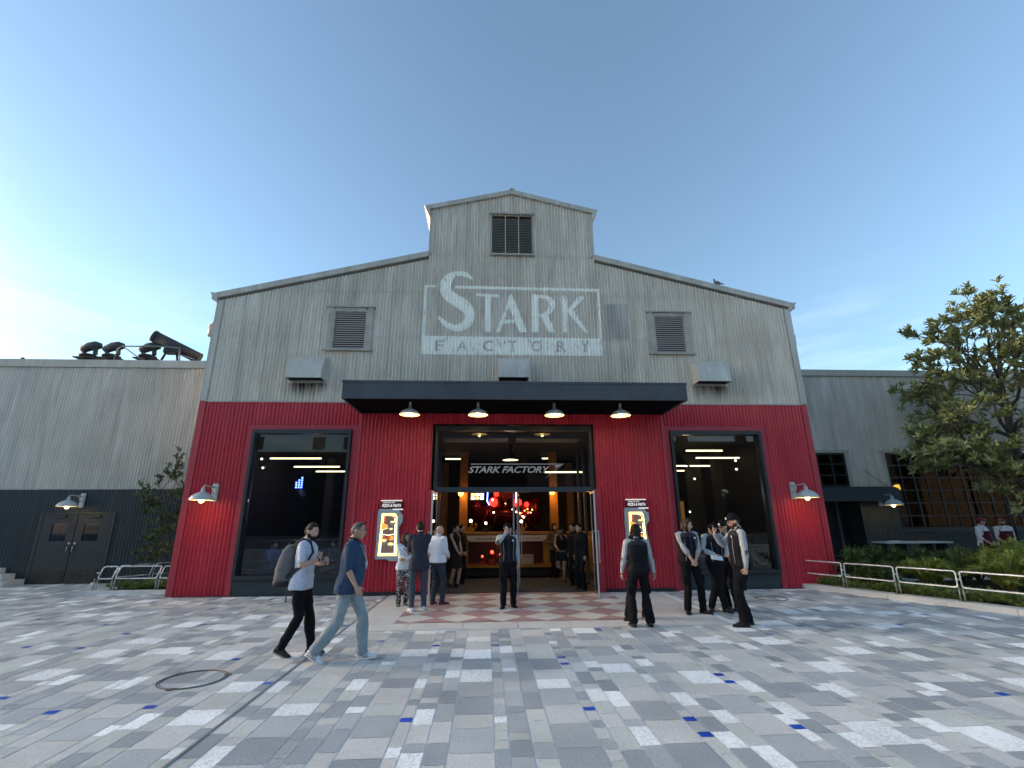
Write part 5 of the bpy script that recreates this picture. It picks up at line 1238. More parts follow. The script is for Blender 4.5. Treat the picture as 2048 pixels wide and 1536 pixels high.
def person(label, x, y, face, H, pose, cl, group=None, z=0., vox=.0075, cat='person'):
    K = H/1.75; F = V3(0, -1, 0); U = V3(0, 0, 1)
    pel = V3(*pose.get('pelvis', (0, 0, .95))); lean = pose.get('lean', (0, 0)); bl = cl.get('build', 1.0); sw = cl.get('shoulder', 1.0)
    hip_rot = pose.get('hip', 0.); sh_rot = pose.get('twist', 0.)
    Sx = V3(cos(hip_rot), sin(hip_rot), 0); Hs = V3(cos(sh_rot), sin(sh_rot), 0); Sf = V3(sin(hip_rot), -cos(hip_rot), 0); Hf = V3(sin(sh_rot), -cos(sh_rot), 0)
    neck = V3(pel.x+lean[0], pel.y+lean[1], pel.z+.53-.25*(lean[0]**2+lean[1]**2))
    sp = (neck-pel)
    def spt(t): return pel+sp*t+Hf*(.02*sin(pi*t))*(-1)*0
    # torso rings: t along spine, half width, half depth
    TR = [(-.16, .125, .085), (-.10, .155, .105), (0, .168*bl, .115*bl), (.12, .158*bl, .112*bl), (.25, .142*bl, .102*bl), (.42, .150*bl, .108*bl), (.60, .165*(bl+1)/2, .118*(bl+1)/2), (.76, .172*sw, .112), (.88, .160*sw, .092), (.95, .110*sw, .075), (1.0, .062, .062)]
    def trv(t, cloth=False):
        if cloth and t < -.02: k = min(1, (-.02-t)/.2); return .167*bl-.006*k, .115*bl-.004*k
        t = max(TR[0][0], min(1., t))
        for i in range(len(TR)-1):
            if t <= TR[i+1][0]+1e-9:
                u = (t-TR[i][0])/(TR[i+1][0]-TR[i][0]); return TR[i][1]+(TR[i+1][1]-TR[i][1])*u, TR[i][2]+(TR[i+1][2]-TR[i][2])*u
        return TR[-1][1], TR[-1][2]
    def torso(mb, t0, t1, off, hem=0., top=None):
        R_ = []
        ts = [t0]+[r[0] for r in TR if t0 < r[0] < t1]+[t1]
        for t in ts:
            w_, d_ = trv(t, off > .009)
            f = max(0, min(1, t)); s = (Sx*(1-f)+Hs*f).normalized(); fr = V3(s.y, -s.x, 0)
            e = hem*smooth(.25, -.2, t)
            belly = cl.get('belly', 0)*math.exp(-((t-.22)/.22)**2)
            c = spt(t)+fr*(.012*sin(pi*max(0, min(1, t)))+belly*.5); R_.append((c, s*(w_+off+e), fr*(d_+off+e+belly*.5)))
        ell_loft(mb, R_)
    # joints
    hipL, hipR = pel+Sx*.088-U*.03, pel-Sx*.088-U*.03
    shL, shR = spt(.90)+Hs*.172*sw, spt(.90)-Hs*.172*sw
    J = {}
    fl = pose.get('footL', (.10, 0, .08, 0, 0)); fr_ = pose.get('footR', (-.10, 0, .08, 0, 0))
    for nme, hp, ft, sgn in (('L', hipL, fl, 1), ('R', hipR, fr_, -1)):
        an = V3(*ft[:3]); pk = V3(*(pose.get('knee'+nme, (sgn*.1, -1, 0))))
        kn, an = ik(hp, an, .43, .43, pk); J['leg'+nme] = (hp, kn, an, ft[3], ft[4])
    for nme, s0, sgn in (('L', shL, 1), ('R', shR, -1)):
        w_ = V3(*pose.get('hand'+nme, (sgn*.24, 0, .86))); pk = V3(*(pose.get('elbow'+nme, (sgn*.5, .8, -.3))))
        el, w_ = ik(s0, w_, .285, .255, pk); J['arm'+nme] = (s0, el, w_)
    def arm(mb, nme, r, t0=0., t1=2., off=0., cuff=False):
        s0, el, w_ = J['arm'+nme]; pts = []
        prof = [(0, .052), (.3, .049), (.7, .042), (1., .038), (1.25, .040), (1.6, .032), (2., .024)]
        def at(t): return s0.lerp(el, t) if t <= 1 else el.lerp(w_, t-1)
        ts = [t0]+[p[0] for p in prof if t0 < p[0] < t1]+[t1]; rr_ = []
        for t in ts:
            for i in range(len(prof)-1):
                if prof[i][0] <= t <= prof[i+1][0]+1e-6: u = (t-prof[i][0])/(prof[i+1][0]-prof[i][0]); rr_.append((prof[i][1]+(prof[i+1][1]-prof[i][1])*u)*r+off); break
        P_ = [at(t) for t in ts]
        if t0 == 0: P_ = [s0-Hs*(.05 if nme == 'L' else -.05)+U*.0]+P_; rr_ = [rr_[0]*1.05]+rr_
        tube_rings(mb, P_, rr_, 14, endcap=not cuff or True)
    def leg(mb, nme, r, t0=0., t1=2., off=0., flare=0.):
        h_, k_, a_ = J['leg'+nme][:3]
        prof = [(0, .088), (.35, .080), (.75, .062), (1., .056), (1.3, .056), (1.65, .042), (2., .036)]
        def at(t): return h_.lerp(k_, t) if t <= 1 else k_.lerp(a_, t-1)
        ts = [t0]+[p[0] for p in prof if t0 < p[0] < t1]+[t1]; rr_ = []
        for t in ts:
            for i in range(len(prof)-1):
                if prof[i][0] <= t <= prof[i+1][0]+1e-6: u = (t-prof[i][0])/(prof[i+1][0]-prof[i][0]); rr_.append((prof[i][1]+(prof[i+1][1]-prof[i][1])*u)*r+off+flare*smooth(.8, 2, t)); break
        tube_rings(mb, [at(t) for t in ts], rr_, 14)
    # head frame
    hy, hpch, hrl = (list(pose.get('head', (0, 0)))+[0, 0])[:3]
    fwd = V3(sin(hy)*cos(hpch), -cos(hy)*cos(hpch), -sin(hpch)); sd = V3(cos(hy), sin(hy), 0)
    sd = (sd*cos(hrl)+U*sin(hrl)).normalized(); upv = sd.cross(fwd)*-1
    if upv.z < 0: upv = -upv
    hc = neck+U*.125+Hf*.02+V3(lean[0], lean[1], 0)*.15+fwd*.02+V3(*pose.get('headoff', (0, 0, 0)))
    hs = cl.get('head', 1.0)
    def X(p): return hc+(sd*p.x+fwd*(-p.y)+upv*p.z)*hs
    # ---- body mesh
    skin = cl.get('skin', SKIN); b = MB()
    torso(b, -.16, 1.0, -.004)
    tube_rings(b, [neck-U*.04, neck+U*.03, hc-upv*.05+fwd*(-.02)], [.060, .056, .055], 14)
    head_shell(b, lambda d: head_pt(d), X)
    for s in (-1, 1):
        ec = X(V3(s*.074, .012, .0)); b.loft([[ec+sd*(s*dx)+(fwd*(-1)*(.017*cos(a))+upv*(.030*sin(a)))*k for a in [2*pi*i/10 for i in range(10)]] for dx, k in ((-.01, .7), (.004, 1.), (.014, .9), (.015, .3))])
    for nme in 'LR': arm(b, nme, 1.0); leg(b, nme, .97)
    for nme, sgn in (('L', 1), ('R', -1)):
        s0, el, w_ = J['arm'+nme]; d = V3(*pose['hd'+nme]) if 'hd'+nme in pose else (w_-el)
        n_ = V3(*pose.get('pn'+nme, (-sgn, .2, 0)))
        ts = pose.get('th'+nme)
        if ts is None:    # thumb side towards the front
            sv = d.normalized().cross((n_-d.normalized()*n_.dot(d.normalized())).normalized()); ts = 1 if sv.dot(F+U*.3) > 0 else -1
        hand(b, w_, d, n_, pose.get('curl'+nme, .42), ts, point=pose.get('point'+nme), sc=cl.get('hand', 1.0)*.98)
        h_, k_, a_, yw, pt = J['leg'+nme]
    body = b.build('person', skin); add_mod(body, vox)
    body.location = (x, y, z); body.rotation_euler = (0, 0, radians(face)); body.scale = (K, K, K)
    tag(body, label, cat, group)
    def part(name, mb, m=None, vx=None, disp=0., parent=None):
        o = mb.build(name, m, parent or body)
        if vx: add_mod(o, vx, disp)
        return o
    # ---- face
    if cl.get('face', True):
        for s in (-1, 1):
            t = MB(); c = X(head_pt(V3(s*.36, -.92, .09).normalized())); t.sphere(c-fwd*.006, .0135, EYEW, 10); t.sphere(c-fwd*.006+fwd*.0095, .0062, PUP, 8); part('eye', t)
        for s in (-1, 1):
            t = MB(); t.tube([X(head_pt(V3(q, -.9, .27+.03*(1-abs(q*s-.32)*4)).normalized())+V3(0, -.003, 0)) for q in (s*.18, s*.32, s*.50)], [(.003, .005), (.004, .006), (.002, .004)], 6)
            part('eyebrow', t, cl.get('hairm', HAIRD))
        t = MB(); t.tube([X(head_pt(V3(q, -.87, -.50).normalized())+V3(0, -.002, 0)) for q in (-.22, -.1, 0, .1, .22)], [(.002, .003), (.004, .006), (.004, .007), (.004, .006), (.002, .003)], 6); part('lips', t, LIPS)
    # ---- hair
    hm = cl.get('hairm', HAIRD); style = cl.get('hair', 'short')
    rng = random.Random(int(abs(x)*100+y*7))
    def hair_fn(top, low, back_low, vol, ns=.012):
        def fn(d):
            s = (1-d.y)/2; zl = back_low*(1-smooth(.15, .75, s))+top*smooth(.15, .75, s)
            if .45 < s < .70 and abs(d.x) > .6: zl = min(zl, low)
            m = smooth(zl-.10, zl+.10, d.z); p = head_pt(V3(d.x, max(d.y, -1), d.z)); 
            base = V3(.076*d.x, .094*d.y if d.y > 0 else p.y, .115*d.z)
            nz_ = noise.noise(d*6+V3(x, y, 0))*ns+noise.noise(d*17)*ns*.5
            q = p.lerp(base, .5); l = q.length
            fr_ = 1-.45*smooth(-.2, -.9, d.y); return q.normalized()*(l*(.93+.07*m)+m*(vol*fr_+nz_))
        return fn
    if style == 'short': t = MB(); head_shell(t, hair_fn(.66, .2, -.42, .013), X); part('hair', t, hm)
    elif style == 'quiff': t = MB(); head_shell(t, lambda d: hair_fn(.66, .2, -.40, .012)(d)+V3(0, 0, .012*smooth(.3, 1, d.z)*smooth(.4, -.6, d.y)), X); part('hair', t, hm)
    elif style == 'cropped': t = MB(); head_shell(t, hair_fn(.72, .1, -.35, .004, .003), X); part('hair', t, hm)
    elif style in ('bob', 'long'):
        t = MB(); base = hair_fn(.66, -.5, -.8, .018, .03)
        def fn(d):
            p = base(d); back = smooth(-.55, -.05, d.y); lw = smooth(.1, -.8, d.z)*back
            p.z -= lw*(.05 if style == 'bob' else .14); p.x *= 1+lw*.35; p.y *= 1+lw*.12; return p
        head_shell(t, fn, X); part('hair', t, hm)
    elif style == 'bun':
        t = MB(); head_shell(t, hair_fn(.60, .0, -.45, .012), X); t.sphere(X(V3(0, .125, .02)), .036, None, 12); part('hair', t, hm)
    if cl.get('cap'):
        cm = cl['cap']; t = MB()
        def cf(d):
            zl = .12+.14*smooth(1, -1, d.y); m = smooth(zl-.06, zl+.03, d.z); p = V3(.076*d.x, .094*d.y, .115*d.z)
            return p*(.9+.1*m)+p.normalized()*m*.020+V3(0, 0, .012*m*smooth(.4, 1, d.z))
        head_shell(t, cf, X); cp = part('cap', t, cm)
        t = MB(); n = 12; top = []; bot = []
        dr = cl.get('brim', .25)
        for r_, row in ((0, top), (1, bot)):
            for k in range(n+1):
                a = pi*k/n; ex = .068*cos(a); ey = -.070-.085*sin(a)**.8 if 0 < k < n else -.055
                zz = .040-dr*(-ey-.06)-.35*ex*ex/.07-.005*r_
                row.append(t.bm.verts.new(X(V3(ex, ey, zz))))
        t.bm.faces.new(top); t.bm.faces.new(bot[::-1])
        for k in range(n): t.bm.faces.new([top[k], bot[k], bot[k+1], top[k+1]])
        t.build('brim', cm, cp)
        if cl.get('badge', True):
            t = MB(); c = X(V3(0, -.108, .068)); 
            ring = [c+(sd*cos(2*pi*k/12)+upv*sin(2*pi*k/12))*.019 for k in range(12)]
            t.loft([[p+fwd*.004 for p in ring], [p-fwd*.012 for p in ring]]); t.build('badge', mat('white badge', (.75, .78, .78), .5), cp)
    if cl.get('beard'):
        t = MB()
        def bf(d):
            m = max(smooth(-.42, -.56, d.z)*smooth(.35, .05, d.y), smooth(-.10, -.3, d.z)*smooth(.30, .15, d.y)*smooth(-.45, -.25, d.y), math.exp(-((d.x/.30)**2+((d.z+.37)/.06)**2)) if d.y < 0 else 0); mouth = math.exp(-((d.x/.16)**2+((d.z+.50)/.07)**2)) if d.y < 0 else 0
            p = head_pt(d); return p*(.95)+p.normalized()*(m*(1-mouth)*(.010+cl['beard']*.006)+.0)
        head_shell(t, bf, X); part('beard', t, cl.get('beardm', BEARD))
    if cl.get('glasses'):
        t = MB()
        for s in (-1, 1):
            c = X(V3(s*.032, -.102, .010)); t.tube([c+(sd*cos(2*pi*k/12)*.021+upv*sin(2*pi*k/12)*.016) for k in range(13)], .0022, 5, BLACK); t.tube([X(V3(s*.053, -.100, .014)), X(V3(s*.076, -.02, .012))], .002, 5, BLACK)
        t.tube([X(V3(-.011, -.104, .012)), X(V3(.011, -.104, .012))], .002, 5, BLACK); part('glasses', t)
    if cl.get('sunglasses_up'):
        t = MB(); t.tube([X(V3(.078, -.01, .06)), X(V3(.06, -.07, .105)), X(V3(0, -.09, .112)), X(V3(-.06, -.07, .105)), X(V3(-.078, -.01, .06))], [(.004, .010)]*5, 6, PUP); part('sunglasses', t)
    # ---- trousers / skirt
    if cl.get('legs', 'trousers') == 'trousers':
        t = MB(); torso(t, -.17, cl.get('waist', .16), .010); fl_ = cl.get('flare', .018)
        for nme in 'LR': leg(t, nme, 1.02, 0, cl.get('hemt', 1.97), .010, fl_)
        # seat
        t.sphere(pel-U*.06, .115, None, 16, (1.2, .95, .8)); part('trousers', t, cl.get('lm', BLK), .012, .028)
        if cl.get('cargo'):
            for nme, sgn in (('L', 1), ('R', -1)):
                h_, k_, a_ = J['leg'+nme][:3]; t = MB(); c = h_.lerp(k_, .72)+Sx*sgn*.072; t.box(c, (.03, .13, .15), cl.get('lm', BLK), bev=.01); part('pocket', t)
    else:
        t = MB(); L_ = cl.get('skirt', .42); torso(t, -.10, .30, .012)
        mk = (J['legL'][1]+J['legR'][1])/2
        lo = pel.lerp(mk, L_/.43); ell_loft(t, [(pel-U*.02, Sx*.185, Sf*.135), (pel.lerp(mk, .45), Sx*.19, Sf*.145), (lo, Sx*.20, Sf*.15)], 28); part('skirt', t, cl.get('lm', BLK), .012, .015)
    # ---- shoes
    for nme in 'LR':
        h_, k_, a_, yw, pt = J['leg'+nme]; yw = radians(yw); pt = radians(pt)
        fd = V3(sin(yw)*cos(pt), -cos(yw)*cos(pt), -sin(pt)); fs = V3(cos(yw), sin(yw), 0); fu = fs.cross(fd)*-1
        if fu.z < 0: fu = -fu
        sm = cl.get('sm', BSHOE); solem = cl.get('sole', sm); t = MB(); S_ = cl.get('foot', 1.)
        def ring(l, wd, z0, z1, n=14):
            out = []
            for k in range(n):
                a = 2*pi*k/n; cx = cos(a); sz = sin(a); zz = (z1-z0)/2*math.copysign(abs(sz)**.6, sz)+(z0+z1)/2
                out.append(a_+fd*(l*S_)+fs*(wd*S_*math.copysign(abs(cx)**.8, cx))+fu*(zz-.08))
            return out
        h0 = .012
        t.loft([ring(-.075, .018, h0+.01, .05), ring(-.062, .034, h0, .085), ring(-.02, .040, h0, .105), ring(.03, .042, h0, .100), ring(.08, .047, h0, .070), ring(.13, .049, h0, .054), ring(.165, .040, h0, .045), ring(.182, .018, h0+.006, .034)])
        t.tube([a_+fu*.0, a_+fu*.035-fd*.0], [.045, .043], 14)
        sh_ = part('shoe', t, sm, .008)
        t = MB()
        pl = [(-.080, .016), (-.066, .036), (-.02, .041), (.04, .043), (.09, .049), (.135, .050), (.170, .040), (.188, .018)]
        lo = [a_+fd*l*S_+fs*w_*S_-fu*.08 for l, w_ in pl]+[a_+fd*l*S_-fs*w_*S_-fu*.08 for l, w_ in pl[::-1]]
        t.loft([lo, [p+fu*.020 for p in lo]]); t.build('sole', solem, sh_)
        if cl.get('stripes'):
            t = MB()
            for q in (.03, .055, .08):
                for s in (-1, 1): t.tube([a_+fd*q*S_+fs*s*.0465*S_-fu*.055, a_+fd*(q-.02)*S_+fs*s*.038*S_+fu*.005], [(.003, .0055)]*2, 5, PUP)
            t.build('stripe', None, sh_)
        if cl.get('heel'):
            t = MB(); t.tube([a_-fd*.06-fu*.06, a_-fd*.065-fu*.08], [.012, .008], 8, sm); t.build('heel', None, sh_)
    # ---- tops
    top = cl.get('top', 'shirt'); tm = cl.get('tm', WSH)
    if top:
        t = MB(); torso(t, cl.get('hem', -.10), .975, .010+cl.get('loose', .0), cl.get('hemflare', .01)); sl = cl.get('sleeve', 1.95)
        if sl > 0:
            for nme in 'LR': arm(t, nme, 1.05, 0, sl if not isinstance(sl, dict) else sl[nme], .011)
        tube_rings(t, [neck-U*.03, neck+U*.018], [.070, .063], 14)
        part(cl.get('topname', 'shirt'), t, tm, .0105, .022)
        t = MB(); # collar
        if cl.get('collar', True):
            cmn = cl.get('collarm', tm)
            for s in (-1, 1):
                t.quad([neck+Hf*.066+Hs*s*.006+U*.015, neck+Hf*.02+Hs*s*.064+U*.045, neck+Hf*.035+Hs*s*.078+U*.012, neck+Hf*.092+Hs*s*.032-U*.032], cmn)
            t.tube([neck-Hf*.066*cos(a)+Hs*.066*sin(a)+U*(.030 + .012*cos(a)) for a in [(-2.5+5.0*k/14) for k in range(15)]], [(.004, .016)]*15, 6, cmn); part('collar', t)
    if cl.get('cuffroll'):
        for nme in 'LR':
            tt = cl['cuffroll'] if not isinstance(cl['cuffroll'], dict) else cl['cuffroll'].get(nme)
            if not tt: continue
            s0, el, w_ = J['arm'+nme]; p = s0.lerp(el, tt) if tt <= 1 else el.lerp(w_, tt-1); d = ((w_-el) if tt > 1 else (el-s0)).normalized(); r_ = .052 if tt < 1.3 else .046
            t = MB(); t.tube([p-d*.022, p+d*.022], [r_, r_], 16); part('cuff', t, tm, .009)
    if cl.get('patch'):
        for nme, sgn in (('L', 1), ('R', -1)):
            s0, el, w_ = J['arm'+nme]; out = (el-(s0+w_)/2); out = out.normalized() if out.length > .02 else V3(sgn, .3, 0).normalized()
            out = (out+V3(sgn*.8, 0, 0)).normalized()
            pts = [s0.lerp(el, .86)+out*.014, el+out*.016, el.lerp(w_, .25)+out*.012, el.lerp(w_, .5)+out*.008]; t = MB(); t.tube(pts, [.034, .043, .042, .034], 12); part('elbow_patch', t, PATCHM, .008)
    if cl.get('vest'):
        t = MB(); torso(t, -.075, .955, .026, .0)
        for s in (-1, 1): tube_rings(t, [spt(.93)+Hs*s*.04, spt(.94)+Hs*s*.125*sw], [(.045, .088), (.035, .075)], 14)
        vo = part('vest', t, cl.get('vm', VEST), .0105, .012)
        t = MB(); torso(t, .80, .962, .0285, .0); tube_rings(t, [neck-U*.055, neck-U*.0], [.094, .078], 14); part('vest_yoke', t, YOKE, .010)
        # piping and zip down the front, badge
        def on_front(u, tt, o=.004):
            f = max(0, min(1, tt)); s = (Sx*(1-f)+Hs*f).normalized(); fr = V3(s.y, -s.x, 0)
            w_, d_ = trv(tt)
            a = math.asin(max(-1, min(1, u))); 
            x_ = math.copysign(abs(sin(a))**.82, u); y_ = abs(cos(a))**.82
            return spt(tt)+fr*.012*sin(pi*f)+s*(w_+.028)*x_+fr*(d_+.028+o)*y_
        for s in (-1, 1):
            t = MB(); t.tube([on_front(s*.52, q) for q in (.72, .5, .3, .1, .0)], .0045, 5, PIPE); part('piping', t)
        t = MB(); t.tube([on_front(0, q) for q in (.88, .7, .5, .3, .1, 0)], [(.016, .004)]*6, 6, YOKE); part('zip', t)
        t = MB(); c = on_front(.42, .78, .006); t.sphere(c, .022, mat('white badge', (.75, .78, .78), .5), 12, (1, .35, 1)); part('badge', t)
    if cl.get('apron'):
        am = cl['apron']; t = MB()
        R_ = []
        for tt in (-.16, 0, .2, .4, .6, .74):
            f = max(0, min(1, tt)); wd = .16 if tt < .45 else .115; pts = []
            for k in range(9):
                u = -1+k/4; a = u*1.25*(wd/.16)
                pts.append(spt(tt)+Hs*sin(a)*.215+Hf*(cos(a)*.172+.016))
            R_.append(pts)
        vs = [[t.bm.verts.new(p) for p in r] for r in R_]
        for i in range(len(vs)-1):
            for k in range(8): t.bm.faces.new([vs[i][k], vs[i][k+1], vs[i+1][k+1], vs[i+1][k]]).smooth = True
        bmesh.ops.solidify(t.bm, geom=t.bm.faces[:], thickness=.006)
        for s in (-1, 1): t.tube([R_[-1][0 if s < 0 else 8]+U*.0, spt(.92)+Hs*s*.075+Hf*.10, neck+Hs*s*.072+U*.02, neck-Hf*.07+U*.03], .007, 6)
        part('apron', t, am)
        t = MB(); yb = spt(.50)+Hf*.198; 
        for tr3 in fit_tris(text_tris('PIZZA', 1, .03), -.045, .045, 0, .012): t.quad([yb+Hs*q[0]+U*q[1] for q in tr3], WHITEP)
        part('emblem', t)
    info = dict(body=body, J=J, X=X, hc=hc, neck=neck, Hf=Hf, Hs=Hs, spt=spt, part=part, pel=pel, fwd=fwd, K=K)
    return info

STAFF = dict(top='shirt', tm=GSH, vest=True, patch=True, lm=BLK, flare=.02, sm=BSHOE, cargo=True, hem=.0, hemflare=0.)
def st(**k): d = dict(STAFF); d.update(k); return d
GR_STAFF = 'staff in grey shirts and black vests'
# --- 1 backpack man, walking to the right (local forward -> +X)
PRINT = mat('white shirt with fine blue print', (.66, .68, .74), .8, col2=(.38, .44, .58), scale=55)
a = person('bearded man in a white printed short sleeved shirt walking with a grey backpack', -3.21, 7.10, 88, 1.70,
    dict(footL=(.06, -.20, .085, 0, -2), footR=(-.07, .16, .115, 0, 22), lean=(0, -.03), handL=(.10, -.30, 1.17), handR=(-.13, -.27, 1.24), hdL=(-.6, -.25, .45), hdR=(.2, -.1, 1), elbowL=(.6, .1, -1), elbowR=(-.5, -.1, -1), pnL=(-.2, .9, 0), pnR=(0, .9, .1), curlL=.8, curlR=.85, head=(radians(-18), radians(6)), kneeL=(.0, -1, 0)),
    dict(top='shirt', tm=PRINT, sleeve=.78, hem=-.20, hemflare=.02, hair='quiff', hairm=HAIRD, beard=1.2, lm=BLK, sm=BSHOE, flare=.01, skin=SKIN, loose=.006, sole=mat('pale sole', (.3, .3, .3), .6)))
GREYB = mat('grey marl backpack', (.13, .135, .14), .9, vary=.25, scale=120, bump=.3, bscale=200); GREYD = mat('dark backpack base', (.02, .02, .024), .8)
def backpack(I):
    nk, spt, Hf, Hs = I['neck'], I['spt'], I['Hf'], I['Hs']; U = V3(0, 0, 1); t = MB(); e = empty('backpack', (0, 0, 0), 0, 'large grey marl backpack on the back of the bearded man', 'backpack'); B = I['body']
    bpy.context.view_layer.update(); e.matrix_world = B.matrix_basis.copy()
    c = spt(.38)-Hf*.24; R_ = []
    tilt = -Hf*.06
    for k, (h, w_, d_) in enumerate(((-.27, .08, .05), (-.25, .14, .10), (-.17, .165, .125), (-.02, .17, .13), (.12, .16, .115), (.22, .13, .085), (.27, .08, .05), (.285, .03, .02))):
        R_.append((c+U*h-tilt*(h/.27)*.6, Hs*w_, Hf*d_))
    ell_loft(t, R_, 28); o = t.build('pack', GREYB, e); add_mod(o, .011, .02)
    t = MB(); ell_loft(t, [(c-U*.285-tilt*-.6, Hs*.06, Hf*.05), (c-U*.262-tilt*-.6, Hs*.148, Hf*.106), (c-U*.20-tilt*-.45, Hs*.166, Hf*.126)], 28); t.build('base', GREYD, e)
    t = MB(); p = c-Hf*.135; t.tube([p+Hs*.10+U*.10, p+Hs*.0+U*.12-Hf*.004, p-Hs*.10+U*.10], .006, 6, GREYD); t.tube([p+Hs*.12-U*.02, p+Hs*.0-U*.01-Hf*.01, p-Hs*.12-U*.02], .005, 6, GREYD); t.build('zip', None, e)
    for s in (-1, 1):
        t = MB(); t.tube([c+Hs*s*.07+U*.22+Hf*.05, spt(.97)+Hs*s*.095-Hf*.04+U*.045, spt(.94)+Hs*s*.105+Hf*.07+U*.03, spt(.72)+Hs*s*.12+Hf*.135, spt(.45)+Hs*s*.165+Hf*.07, c+Hs*s*.14-U*.14+Hf*.06], [(.004, .026)]*6, 8, GREYD); t.build('strap', None, e)
    t = MB(); t.tube([c+Hs*.12-U*.24, c+Hs*.13-U*.34-Hf*.02, c+Hs*.13-U*.50-Hf*.02], [(.003, .015)]*3, 6, GREYD); t.build('loose_strap', None, e)
    t = MB(); t.tube([c+U*.26+Hs*.03, c+U*.31, c+U*.26-Hs*.03], .008, 6, GREYD); t.build('handle', None, e)
backpack(a)
t = MB(); s0, el, w_ = a['J']['armL']; d = (w_-el).normalized(); t.tube([w_-d*.03, w_-d*.012], [.030, .030], 14, PUP); a['part']('watch', t)
t = MB(); s0, el, w_ = a['J']['armR']; d = (w_-el).normalized(); t.tube([w_-d*.03, w_-d*.012], [.030, .030], 14, PUP); a['part']('bracelet', t)
# --- 2 navy shirt man
NAVYS = mat('navy denim shirt', (.018, .045, .10), .85, vary=.3, scale=40, bump=.2); JEAN = mat('pale grey jeans', (.23, .29, .32), .85, vary=.22, scale=7, bump=.2); WSHOE = mat('white leather shoe', (.72, .74, .74), .45)
b_ = person('grey haired man with glasses in a navy shirt and pale jeans, walking', -2.50, 6.80, 90, 1.74,
    dict(footL=(.09, -.22, .082, 0, -4), footR=(-.07, .34, .135, -4, 30), pelvis=(0, 0, .925), lean=(0, -.03), handL=(.24, .02, .84), handR=(-.22, -.16, .90), elbowL=(.3, 1, -.2), elbowR=(-.3, 1, -.2), curlL=.75, curlR=.5, head=(radians(4), radians(2)), kneeR=(-.05, -1, 0)),
    dict(top='shirt', tm=NAVYS, sleeve=1.05, cuffroll=1.05, hem=-.22, hemflare=.02, belly=.05, build=1.08, hair='cropped', hairm=HAIRG, glasses=True, sunglasses_up=True, lm=JEAN, flare=.03, sm=WSHOE, sole=WHITEP, stripes=True, skin=SKIN2, loose=.012, collarm=mat('dark undershirt', (.02, .025, .035), .8)))
def lanyard(I, m, cardm, drop=.50):
    t = MB(); nk, spt, Hf, Hs = I['neck'], I['spt'], I['Hf'], I['Hs']; U = V3(0, 0, 1); e = spt(drop)+Hf*.20
    for s in (-1, 1): t.tube([nk-Hf*.07+U*.02, nk+Hs*s*.078+U*.01, spt(.86)+Hs*s*.07+Hf*.135, spt(.68)+Hs*s*.035+Hf*.165, e], [(.002, .007)]*5, 6, m)
    o = I['part']('lanyard', t); t = MB(); t.box(e-U*.05, (.07, .008, .10), cardm, bev=.004); t.box(e-U*.04-V3(0, .006, 0), (.05, .004, .03), WHITEP); t.build('card', None, o)
lanyard(b_, mat('pale lanyard', (.35, .42, .45), .6), mat('light blue card', (.22, .42, .60), .4), .52)
# --- 3 woman by the menu board
FLOR = bpy.data.materials.new('black and white print'); FLOR.use_nodes = True
_t = FLOR.node_tree; _v = _t.nodes.new('ShaderNodeTexNoise'); _v.inputs['Scale'].default_value = 9; _v.inputs['Detail'].default_value = 3; _v.inputs['Distortion'].default_value = 3; _r = _t.nodes.new('ShaderNodeValToRGB'); _r.color_ramp.interpolation = 'CONSTANT'; _r.color_ramp.elements[0].color = (.01, .01, .012, 1); _r.color_ramp.elements[1].position = .54; _r.color_ramp.elements[1].color = (.55, .55, .53, 1)
_tc = _t.nodes.new('ShaderNodeTexCoord'); _t.links.new(_tc.outputs['Object'], _v.inputs[0]); _t.links.new(_v.outputs[0], _r.inputs[0]); _t.links.new(_r.outputs[0], _t.nodes['Principled BSDF'].inputs['Base Color'])
c_ = person('woman in a white jacket and black and white printed trousers with folded arms', -2.45, 10.85, 22, 1.45,
    dict(footL=(.09, .0, .08, 8, 0), footR=(-.10, -.04, .08, -10, 0), handL=(-.05, -.21, 1.10), handR=(.10, -.24, 1.06), hdL=(-1, -.1, .05), hdR=(1, .0, .1), elbowL=(.8, .3, -1), elbowR=(-.8, .3, -1), pnL=(0, 1, 0), pnR=(0, 1, 0), curlL=.5, curlR=.5, head=(radians(38), radians(-14))),
    dict(top='shirt', topname='jacket', tm=WSH, hem=-.18, hemflare=.03, hair='long', hairm=HAIRB, legs='trousers', lm=FLOR, flare=.02, sm=FLOR, sw=.9, shoulder=.9, sleeve=1.7, skin=SKIN2, hand=.9, head=1.05))
t = MB(); s_, Hf, Hs, nk = c_['spt'], c_['Hf'], c_['Hs'], c_['neck']
t.tube([nk-Hs*.09+V3(0, 0, -.01), s_(.75)-Hs*.02+Hf*.15, s_(.5)+Hs*.08+Hf*.16, s_(.2)+Hs*.17+Hf*.06], [(.003, .012)]*4, 6, PUP); c_['part']('bag_strap', t)
t = MB(); w_ = c_['J']['armR'][2]; t.box(w_+V3(.10, -.03, -.04), (.075, .01, .14), PUP, Matrix.Rotation(.3, 3, 'Y'), bev=.004); c_['part']('phone', t)
